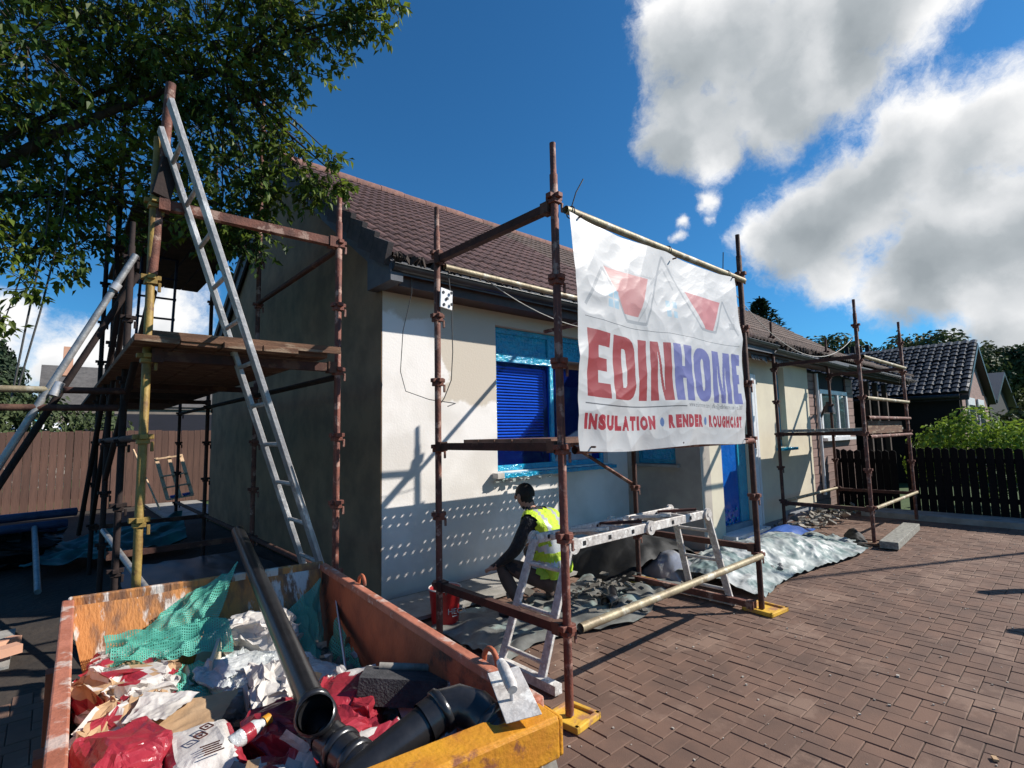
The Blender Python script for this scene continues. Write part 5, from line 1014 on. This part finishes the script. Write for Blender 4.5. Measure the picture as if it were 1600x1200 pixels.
# ================================================================== FENCES
fb = thing('board_fence', (1, 15.8, 0), 'tall brown vertical board fence closing the yard on the left', 'fence')
sm_ = MB(); sm_.b2((-.068, -.011, 0), (.068, .011, 1.84)); sme, _ = sm_.mesh('board', fencebrown, (0, 0, 0)); x = -4.2
while x < 6: link('board', sme, (x, 15.8+rnd.uniform(-.012, .012), rnd.uniform(-.02, .02)), fb); x += .142
m = MB(); m.b2((-4.3, 15.84, .3), (6, 15.88, .4)); m.b2((-4.3, 15.84, 1.5), (6, 15.88, 1.6)); m.build('rail', fencebrown, fb)
def picket_fence(name, x, ya, yb_, h, label):
    root = thing(name, (x, ya, 0), label, 'fence'); pm_ = MB(); pm_.add([(-.012, -.051, .06), (.012, -.051, .06), (.012, .051, .06), (-.012, .051, .06), (-.012, -.051, h-.03), (.012, -.051, h-.03), (.012, .051, h-.03), (-.012, .051, h-.03), (-.012, 0, h), (.012, 0, h)],
        [(0, 1, 5, 4), (1, 2, 6, 5), (2, 3, 7, 6), (3, 0, 4, 7), (4, 5, 9, 8), (6, 7, 8, 9), (5, 6, 9), (7, 4, 8)]); me, _ = pm_.mesh('picket', fenceblack, (0, 0, 0)); y = ya
    while y > yb_: link('picket', me, (x, y, rnd.uniform(-.015, .015)), root, (0, 0, rnd.uniform(-.05, .05))); y -= .112+rnd.uniform(-.003, .004)
    m = MB(); m.b2((x+.012, yb_, .28), (x+.05, ya, .36)); m.b2((x+.012, yb_, h-.26), (x+.05, ya, h-.18)); m.build('rail', fenceblack, root)
    return root
picket_fence('picket_gate', 11.5, 3.42, 2.5, 1.14, 'black wooden picket gate beside the clad house wall')
f2 = picket_fence('picket_fence', 11.45, 2.22, -4.5, 1.18, 'long black picket fence along the garden at the right')
for y in (2.28, -.2, -2.6): m = MB(); m.b2((11.46, y-.05, 0), (11.56, y+.05, 1.25 if y > 2 else 1.1)); m.build('post', fenceblack, f2)

# ================================================================== VEGETATION
def leafgeo(mb, p, d, n_, s, rv_=None):
    """folded pointed leaf, 4 triangles"""
    d = d.normalized(); sd_ = d.cross(n_).normalized(); n_ = sd_.cross(d)
    a = p; m1 = p+d*s*.45-n_*s*.05; e = p+d*s-n_*s*.12; l_ = p+d*s*.42+sd_*s*.27+n_*s*.07; r__ = p+d*s*.42-sd_*s*.27+n_*s*.07
    mb.add([a, l_, e, r__, m1], [(0, 4, 1), (1, 4, 2), (0, 3, 4), (3, 2, 4)])
BL = [(-0.31, 5.5, 4.83, 0.47), (0.04, 5.67, 5.25, 0.51), (0.44, 5.57, 5.28, 0.53), (0.93, 5.39, 5.42, 0.56), (1.34, 5.02, 5.47, 0.43), (-0.22, 6.0, 4.46, 0.54), (0.22, 6.11, 4.77, 0.56), (0.71, 5.93, 4.88, 0.51), (1.14, 5.54, 4.87, 0.51), (1.51, 5.17, 5.18, 0.35), (-0.32, 6.18, 3.79, 0.4), (-0.02, 6.43, 3.97, 0.5), (0.42, 6.53, 4.29, 0.43), (1.12, 5.6, 4.4, 0.45), (1.4, 5.34, 4.14, 0.3), (-0.32, 5.99, 3.2, 0.18), (-0.11, 6.08, 3.25, 0.17), (0.1, 6.14, 3.42, 0.17), (0.44, 6.34, 3.61, 0.23), (1.3, 5.5, 3.62, 0.21), (1.44, 5.4, 3.75, 0.21), (0.92, 6.0, 4.03, 0.33), (1.75, 5.08, 4.28, 0.20), (1.59, 5.19, 4.47, 0.19), (1.9, 4.97, 4.08, 0.13), (1.98, 4.86, 4.37, 0.09), (1.63, 4.81, 5.09, 0.22), (1.76, 4.66, 5.4, 0.25), (1.94, 4.48, 5.48, 0.16), (2.1, 4.33, 5.57, 0.16), (2.25, 4.18, 5.7, 0.14), (1.56, 4.8, 5.65, 0.31), (1.93, 4.47, 5.7, 0.20), (1.24, 5.6, 3.47, 0.15), (1.15, 5.5, 3.85, .30), (1.38, 5.35, 3.5, .17), (1.0, 5.6, 3.6, .2), (1.5, 5.2, 4.0, .2), (.75, 5.9, 4.2, .35), (-0.2, 5.93, 2.88, 0.09), (-0.34, 5.96, 2.56, 0.05), (0.08, 5.91, 3.1, 0.08), (1.81, 5.06, 3.99, 0.12), (1.48, 5.26, 4.73, 0.23), (0.85, 5.51, 5.06, 0.5), (2.09, 4.8, 4.08, 0.06), (-0.68, 5.87, 4.53, 0.57), (-0.67, 6.23, 3.7, 0.6), (0.32, 5.59, 5.99, 0.71), (1.26, 5.01, 6.09, 0.62), (-0.4, 5.74, 5.64, 0.6), (2.0, 4.35, 6.07, 0.43)]
tree = thing('apple_tree', (-1.9, 6.6, 0), 'leafy green tree overhanging the scaffold at the upper left', 'tree')
tr_ = MB(); TB = Vector((-1.9, 6.6, 0)); TT = Vector((-1.2, 6.4, 3.2)); tr_.tube([TB, TB.lerp(TT, .5)+Vector((.06, 0, 0)), TT], [.22, .17, .14], 14); tr_.build('trunk', bark, tree)
bh = MB(); cr_ = MB(); rvv = []; leaves = []
hubs = [Vector((-.6, 6.1, 4.2)), Vector((.4, 5.8, 5.0)), Vector((1.1, 5.4, 5.2)), Vector((.1, 6.4, 4.0))]
for h in hubs: mid = TT.lerp(h, .5)+Vector((0, 0, .15)); bh.tube([TT, mid, h], [.06, .04, .02], 8)
bh.tube([hubs[1], hubs[2]], [.022, .018], 8); bh.tube([hubs[2], Vector((1.6, 5.1, 4.6)), Vector((1.95, 4.9, 4.25))], [.03, .014, .006], 6); bh.tube([hubs[2], Vector((1.5, 4.95, 5.5)), Vector((2.2, 4.25, 5.62))], [.035, .018, .006], 6)
for (x, y, z, r) in BL:
    c = Vector((x, y, z)); h = min(hubs, key=lambda q: (q-c).length); 
    if (h-c).length > .15: bh.tube([h, h.lerp(c, .55)+Vector((rnd.uniform(-.08, .08), rnd.uniform(-.08, .08), .06)), c], [.012, .008, .004], 6)
    nt_ = int(12+r*r*370)
    for k in range(nt_):
        dv = Vector((rnd.gauss(0, 1), rnd.gauss(0, 1), rnd.gauss(0, 1))).normalized(); rr = r*rnd.random()**.45*1.12; p0 = c+dv*rr
        td = (dv*.6+Vector((rnd.gauss(0, .5), rnd.gauss(0, .5), rnd.gauss(-.25, .5)))).normalized(); ln = rnd.uniform(.10, .24)*(.6+r)
        if k % 2 == 0: bh.tube([c.lerp(p0, .35), p0, p0+td*ln], [.005, .004, .002], 4, cap=False)
        for q in range(rnd.randint(5, 8)):
            p = p0+td*ln*(q/6)+Vector((rnd.gauss(0, .02),)*3); sd_ = td.cross(Vector((rnd.gauss(0, 1), rnd.gauss(0, 1), rnd.gauss(0, 1)))).normalized()
            ld = (td*.5+sd_*.8+Vector((0, 0, -.35))).normalized(); up = (Vector((rnd.gauss(0, .45), rnd.gauss(0, .45), 1))).normalized()
            leaves.append((p, ld, up, rnd.uniform(.05, .105)))
def lp(p): 
    d = p-CAM; z = d.dot(f_); return z, (800+808.9*d.dot(r_)/z if z > 0 else -999), (600-808.9*d.dot(u_)/z if z > 0 else -999)
srt = []
for L_ in leaves:
    z, x, y = lp(L_[0]); srt.append((L_[3]/z if (0 < x < 1600 and 0 < y < 1200) else 0, len(srt)))
srt.sort(reverse=True); bigset = set(i for _, i in srt[:300])
lm_ = MB(); leafgeo(lm_, Vector((0, 0, 0)), Vector((1, 0, 0)), Vector((0, 0, 1)), 1.0); lme, _ = lm_.mesh('leaf', leafm, (0, 0, 0))
for i, (p, d, n_, s) in enumerate(leaves):
    if i in bigset:
        d = d.normalized(); sd_ = d.cross(n_).normalized(); n2_ = sd_.cross(d); q = Matrix((d, n2_.cross(d), n2_)).transposed().to_euler(); link('leaf', lme, p, tree, q, (s, s, s))
    else: leafgeo(cr_, p, d, n_, s); rvv += [rnd.random()]*4
bh.build('branches', bark, tree); co = cr_.build('crown', leafm, tree, center=(0, 0, 0)); co['kind'] = 'stuff'; setrv(co, rvv)
print('leaves', len(leaves))
def bush(name, blobs, mat, n_, s, label, cat='tree', trunk=None, group=None, cluster=.16):
    c0 = Vector(blobs[0][:3]); base_ = Vector((c0.x, c0.y, 0)); root = thing(name, base_, label, cat, group); m = MB(); rv_ = []
    vol = sum(b[3]**2 for b in blobs)
    for (x, y, z, r, *e) in blobs:
        ez_ = e[0] if e else 1
        for k in range(int(n_*r*r/vol)):
            dv = Vector((rnd.gauss(0, 1), rnd.gauss(0, 1), rnd.gauss(0, 1))).normalized(); q = 1+.22*nz(dv.x*2.2+x, dv.y*2.2+y, dv.z*2.2+z)*2; p = Vector((x, y, z))+Vector((dv.x, dv.y, dv.z*ez_))*r*q*rnd.uniform(.72, 1.03)
            a = Vector((rnd.gauss(0, 1), rnd.gauss(0, 1), rnd.gauss(0, 1))).normalized(); nn = (dv+a*.8).normalized(); leafgeo(m, p, nn.cross(a) if nn.cross(a).length > .01 else a, nn, s*rnd.uniform(.6, 1.3)); rv_ += [rnd.random()]*4
    o = m.build('crown', mat, root, center=(0, 0, 0)); o['kind'] = 'stuff'; setrv(o, rv_)
    t = MB(); tr0 = trunk or .1; t.tube([base_, base_+Vector((.05, 0, c0.z*.6)), c0], [tr0, tr0*.75, tr0*.4], 8)
    for b in blobs[1:]: t.tube([base_+Vector((.03, 0, c0.z*.5)), Vector(b[:3])], [tr0*.5, tr0*.15], 6)
    t.build('trunk', bark, root); return root
bush('hedge_shrub', [(12.4, 2.0, 1.1, .45), (12.5, 1.5, 1.36, .48), (12.5, 1.75, 1.3, .4), (12.4, 1.0, 1.1, .45), (12.6, .5, 1.2, .5), (12.5, 2.3, .8, .3), (12.5, 1.3, .8, .5)], leafy, 4500, .10, 'bright green shrub spilling over the black picket fence', 'shrub', .04)
bush('hedge_shrub', [(13.6, .3, 1.3, .6), (13.8, -.4, 1.3, .6), (14.2, .9, 1.1, .5)], leafy, 3000, .12, 'rounder hedge behind the bright shrub at the right edge', 'shrub', .04)
bush('garden_tree', [(21, .6, 1.6, 1.2), (22, -.3, 2.0, 1.3), (20, 1.4, 1.2, .8)], leafo, 4000, .2, 'low bushy tree in front of the pale grey house at the right edge', 'tree', .1)
bush('far_tree', [(38, 7.4, 4.8, 2.0), (38, 5.8, 5.2, 1.9), (38, 4.7, 4.4, 1.9), (39, 8.6, 4.0, 1.6)], leafo, 9000, .3, 'broad round tree behind the black roof', 'tree', .35)
bush('far_tree', [(40, 3.4, 4.4, 1.7), (40, 2.4, 4.7, 1.3), (40, 1.3, 4.3, 1.2)], leafo, 6000, .3, 'smaller rounded tree above the pale grey house', 'tree', .3)
bush('far_tree', [(26, 8.2, 4.9, .8), (26, 7.4, 5.0, .7), (26, 6.7, 4.7, .6)], leafo, 1600, .22, 'sparse branching tree behind the chimneys', 'tree', .12)
bush('hedge_shrub', [(-1.4, 17.5, 2.2, 1.0), (-.2, 18, 2.0, .9), (.9, 18.5, 1.7, .8), (-2.6, 18, 2.4, 1.2)], leafo, 7000, .16, 'green garden bushes rising behind the brown board fence', 'shrub', .06)
bush('conifer', [(-1.9, 30, 3.2, 1.3), (-1.9, 30, 4.2, 1.0), (-1.85, 30, 5.0, .6), (-1.85, 30, 5.6, .3)], leafd, 6000, .25, 'dark conifer between the peach house and the grey roof', 'tree', .2)
pine = thing('pine_tree', (27, 11.0, 0), 'dark pine top showing over the ridge', 'tree')
m = MB(); rv_ = []
for k in range(9):
    z = 5.6+k*.31; rr = 1.9*(1-k/9.5)
    for q in range(7):
        a = q*.9+k*.7; p0 = Vector((27, 11.0, z)); p1 = p0+Vector((math.cos(a)*rr, math.sin(a)*rr, -.15)); 
        for s in range(26):
            t_ = rnd.random()**.7; p = p0.lerp(p1, t_)+Vector((rnd.gauss(0, .08), rnd.gauss(0, .08), rnd.gauss(0, .05))); leafgeo(m, p, Vector((rnd.gauss(0, 1), rnd.gauss(0, 1), rnd.gauss(.2, .4))), Vector((0, 0, 1)), .30); rv_ += [rnd.random()]*4
o = m.build('crown', leafd, pine, center=(0, 0, 0)); o['kind'] = 'stuff'; setrv(o, rv_); m = MB(); m.tube([(27, 11, 0), (27, 11, 8.4)], [.25, .04], 8); m.build('trunk', bark, pine)

# ================================================================== FAR BUILDINGS
def far_house(name, x0, x1, y0_, y1_, ze, zr, axis, wm, rmm, label, tiles_=None, wins=(), over=.25):
    root = thing(name, ((x0+x1)/2, (y0_+y1_)/2, 0), label, 'house'); m = MB(); m.b2((x0, y0_, 0), (x1, y1_, ze)); cx, cyy = (x0+x1)/2, (y0_+y1_)/2
    if axis == 'Y': m.add([(x0, y0_, ze), (x1, y0_, ze), (cx, y0_, zr-.1), (x0, y1_, ze), (x1, y1_, ze), (cx, y1_, zr-.1)], [(0, 1, 2), (5, 4, 3)])
    else: m.add([(x0, y0_, ze), (x0, y1_, ze), (x0, cyy, zr-.1), (x1, y0_, ze), (x1, y1_, ze), (x1, cyy, zr-.1)], [(2, 1, 0), (3, 4, 5)])
    m.build('wall', wm, root, center=(0, 0, 0)); m = MB(); o = over; s = (zr-ze)/((x1-x0)/2 if axis == 'Y' else (y1_-y0_)/2)
    if axis == 'Y': q = [(x0-o, ze-s*o), (cx, zr), (x1+o, ze-s*o), (x1+o, ze-s*o-.12), (cx, zr-.14), (x0-o, ze-s*o-.12)]; m.add([(a, y, b) for y in (y0_-o, y1_+o) for a, b in q], [(0, 1, 4, 5), (1, 2, 3, 4), (11, 10, 7, 6), (10, 9, 8, 7), (0, 6, 7, 1), (1, 7, 8, 2), (5, 4, 10, 11), (4, 3, 9, 10), (0, 5, 11, 6), (2, 8, 9, 3)])
    else: q = [(y0_-o, ze-s*o), (cyy, zr), (y1_+o, ze-s*o), (y1_+o, ze-s*o-.12), (cyy, zr-.14), (y0_-o, ze-s*o-.12)]; m.add([(x, a, b) for x in (x0-o, x1+o) for a, b in q], [(5, 4, 1, 0), (4, 3, 2, 1), (6, 7, 10, 11), (7, 8, 9, 10), (1, 7, 6, 0), (2, 8, 7, 1), (11, 10, 4, 5), (10, 9, 3, 4)])
    ro = m.build('roof', rmm, root, center=(0, 0, 0))
    for (face, a, b, z0, z1) in wins:
        m = MB(); 
        if face == 'x': m.b2((x0-.05, a, z0), (x0+.02, b, z1)); 
        else: m.b2((a, y0_-.05, z0), (b, y0_+.02, z1))
        wf = m.build('window', whitep, root); m = MB()
        if face == 'x': m.b2((x0-.06, a+.1, z0+.1), (x0-.052, b-.1, z1-.1))
        else: m.b2((a+.1, y0_-.06, z0+.1), (b-.1, y0_-.052, z1-.1))
        m.build('pane', glassm, wf)
    return root, ro
bh_, br_ = far_house('dark_bungalow', 17.8, 22.8, 2.35, 9.5, 2.45, 3.95, 'Y', blackhouse, darktile, 'bungalow with shade painted into its black walls and glinting dark tiled roof at the right', over=.22)
# tiles on the roof slope that faces the yard
m = MB(); tm_ = MB(); sl_ = Vector((2.72, 0, 1.64)); LN = sl_.length; sd2 = sl_.normalized(); an2 = math.atan2(1.64, 2.72); 
def pan(mb, o):
    R_ = Matrix.Rotation(-an2, 3, 'Y'); vs = []
    for v in (0, .27):
        for k in range(5): vs.append(Vector(o)+R_ @ Vector((v, -.09+k*.045, .012+.035*math.sin(PI*k/4)+(.03 if v == 0 else 0))))
    for k in range(5): vs.append(Vector(o)+R_ @ Vector((0, -.09+k*.045, -.01)))
    mb.add(vs, [(k, k+5, k+6, k+1) for k in range(4)]+[(k+10, k, k+1, k+11) for k in range(4)])
pan(tm_, (0, 0, 0)); tme, _ = tm_.mesh('roof_tile', darktile, (0, 0, 0)); cnt = 0; rest = MB(); rr_ = []
for r in range(13):
    for c in range(41):
        p = Vector((17.58, 2.22+c*.185+(r % 2)*.0, 2.36))+sd2*(r*LN/13)+Vector((0, 0, .02))
        if cnt < 300: link('roof_tile', tme, p, br_, (rnd.uniform(-.05, .05), rnd.uniform(-.05, .05), 0)); cnt += 1
        else: pan(rest, p+Vector((0, 0, rnd.uniform(0, .012))))
if rest.v: o = rest.build('roof_tiles_upper', darktile, br_, center=(0, 0, 0)); o['kind'] = 'stuff'
gf = MB(); gf.b2((17.9, 2.31, .0), (22.7, 2.345, 2.45)); gf.add([(17.85, 2.33, 2.45), (22.75, 2.33, 2.45), (20.3, 2.33, 3.82)], [(0, 1, 2)]); gf.build('gable_face', clad, bh_, center=(0, 0, 0))  # sunny end wall in a lighter colour than the shade-black sides
for x in (18.5, 20.3): m = MB(); m.b2((x, 2.26, 1.1), (x+1.2, 2.3, 2.3)); wf = m.build('window', whitep, bh_); m = MB(); m.b2((x+.1, 2.25, 1.25), (x+1.1, 2.257, 2.1)); m.build('pane', glassm, wf)
m = MB(); m.tube([(17.5, 2.3, 2.3), (17.5, 4.8, 2.3)], .06, 8); m.build('gutter', blackm, bh_)
far_house('far_dark_house', 25, 31, 2.5, 8, 2.5, 3.6, 'Y', blackhouse, darktile, 'second dark bungalow beyond the black walled one', wins=(('x', 2.6, 3.4, .8, 2.2),))
far_house('grey_house', 42, 54, -2, 5.2, 3.6, 6.3, 'X', greyhouse, greyroof, 'pale grey gabled house on the far right skyline', wins=(('x', 2.6, 3.3, 1.5, 2.6),))
far_house('grey_house', 1.0-1.4, 8.5, 30, 38, 3.3, 5.45, 'X', greyhouse, greyroof, 'large grey roofed house behind the brown fence on the left', wins=(('y', 1.3, 1.8, 1.6, 2.2),), over=.1)
far_house('peach_house', -9, -2.0, 33, 41, 3.4, 6.0, 'Y', peach, greyroof, 'peach walled house at the left edge of the view', over=.1)
far_house('low_shed', .9, 6.5, 19.5, 23, 1.9, 2.5, 'X', blackhouse, blackhouse, 'low dark shed just behind the brown fence')
m = MB(); m.b2((.25, 30.3, 4.6), (.6, 30.9, 5.9)); tag(m.build('chimney_stack', peach), 'small chimney on the grey roofed house at the left', 'chimney')
cv = thing('caravan', (-1.2, 20.5, 0), 'white caravan roof showing over the brown fence', 'caravan')
m = MB(); m.grid(lambda u, v: (-4.5+u*5.0, 19+math.sin(PI*v)*.0+v*2.2, 1.98+.28*math.sin(PI*v)**.5-.22*u+.12), 16, 12); m.build('roof', vanw, cv); m = MB(); m.b2((-4.5, 19, .4), (.45, 21.2, 1.95)); m.build('body', vanw, cv)
ch = thing('chimney_stack', (24.5, 7.0, 0), 'dark chimney stack with four pots beyond the end of the terrace roof', 'chimney')
m = MB(); m.b2((24.2, 5.75, 0), (24.9, 6.75, 4.45)); m.b2((24.15, 5.7, 4.45), (24.95, 6.8, 4.55)); m.build('stack', blackhouse, ch)
for y in (5.9, 6.15, 6.4, 6.62): m = MB(); m.tube([(24.5, y, 4.55), (24.5, y, 4.86)], [.09, .075], 10); m.build('pot', blackhouse, ch)
# unseen leaning pole, added at the right to lay a thin shadow across the paving
m = MB(); m.tube([(13.3, -1.5, 0), (12.05, -2.65, 6.05)], [.05, .035], 10); tag(m.build('shadow_pole', galv), 'unseen leaning pole added to cast a thin shadow on the paving', 'pole')

po = thing('shadow_post', (6.9, -.55, 0), 'unseen wooden posts added to cast shadow patches at the right edge of the paving', 'post')  # unseen posts, added only for their shadows at the right edge
m = MB(); m.box((6.9, -.55, .66), (.09, .09, 1.32)); m.build('post', wood, po)
m = MB(); m.box((7.95, -.25, 1.05), (.10, .10, .5)); m.box((7.95, -.25, .4), (.05, .05, .8)); m.build('side_shadow_post', wood, po)
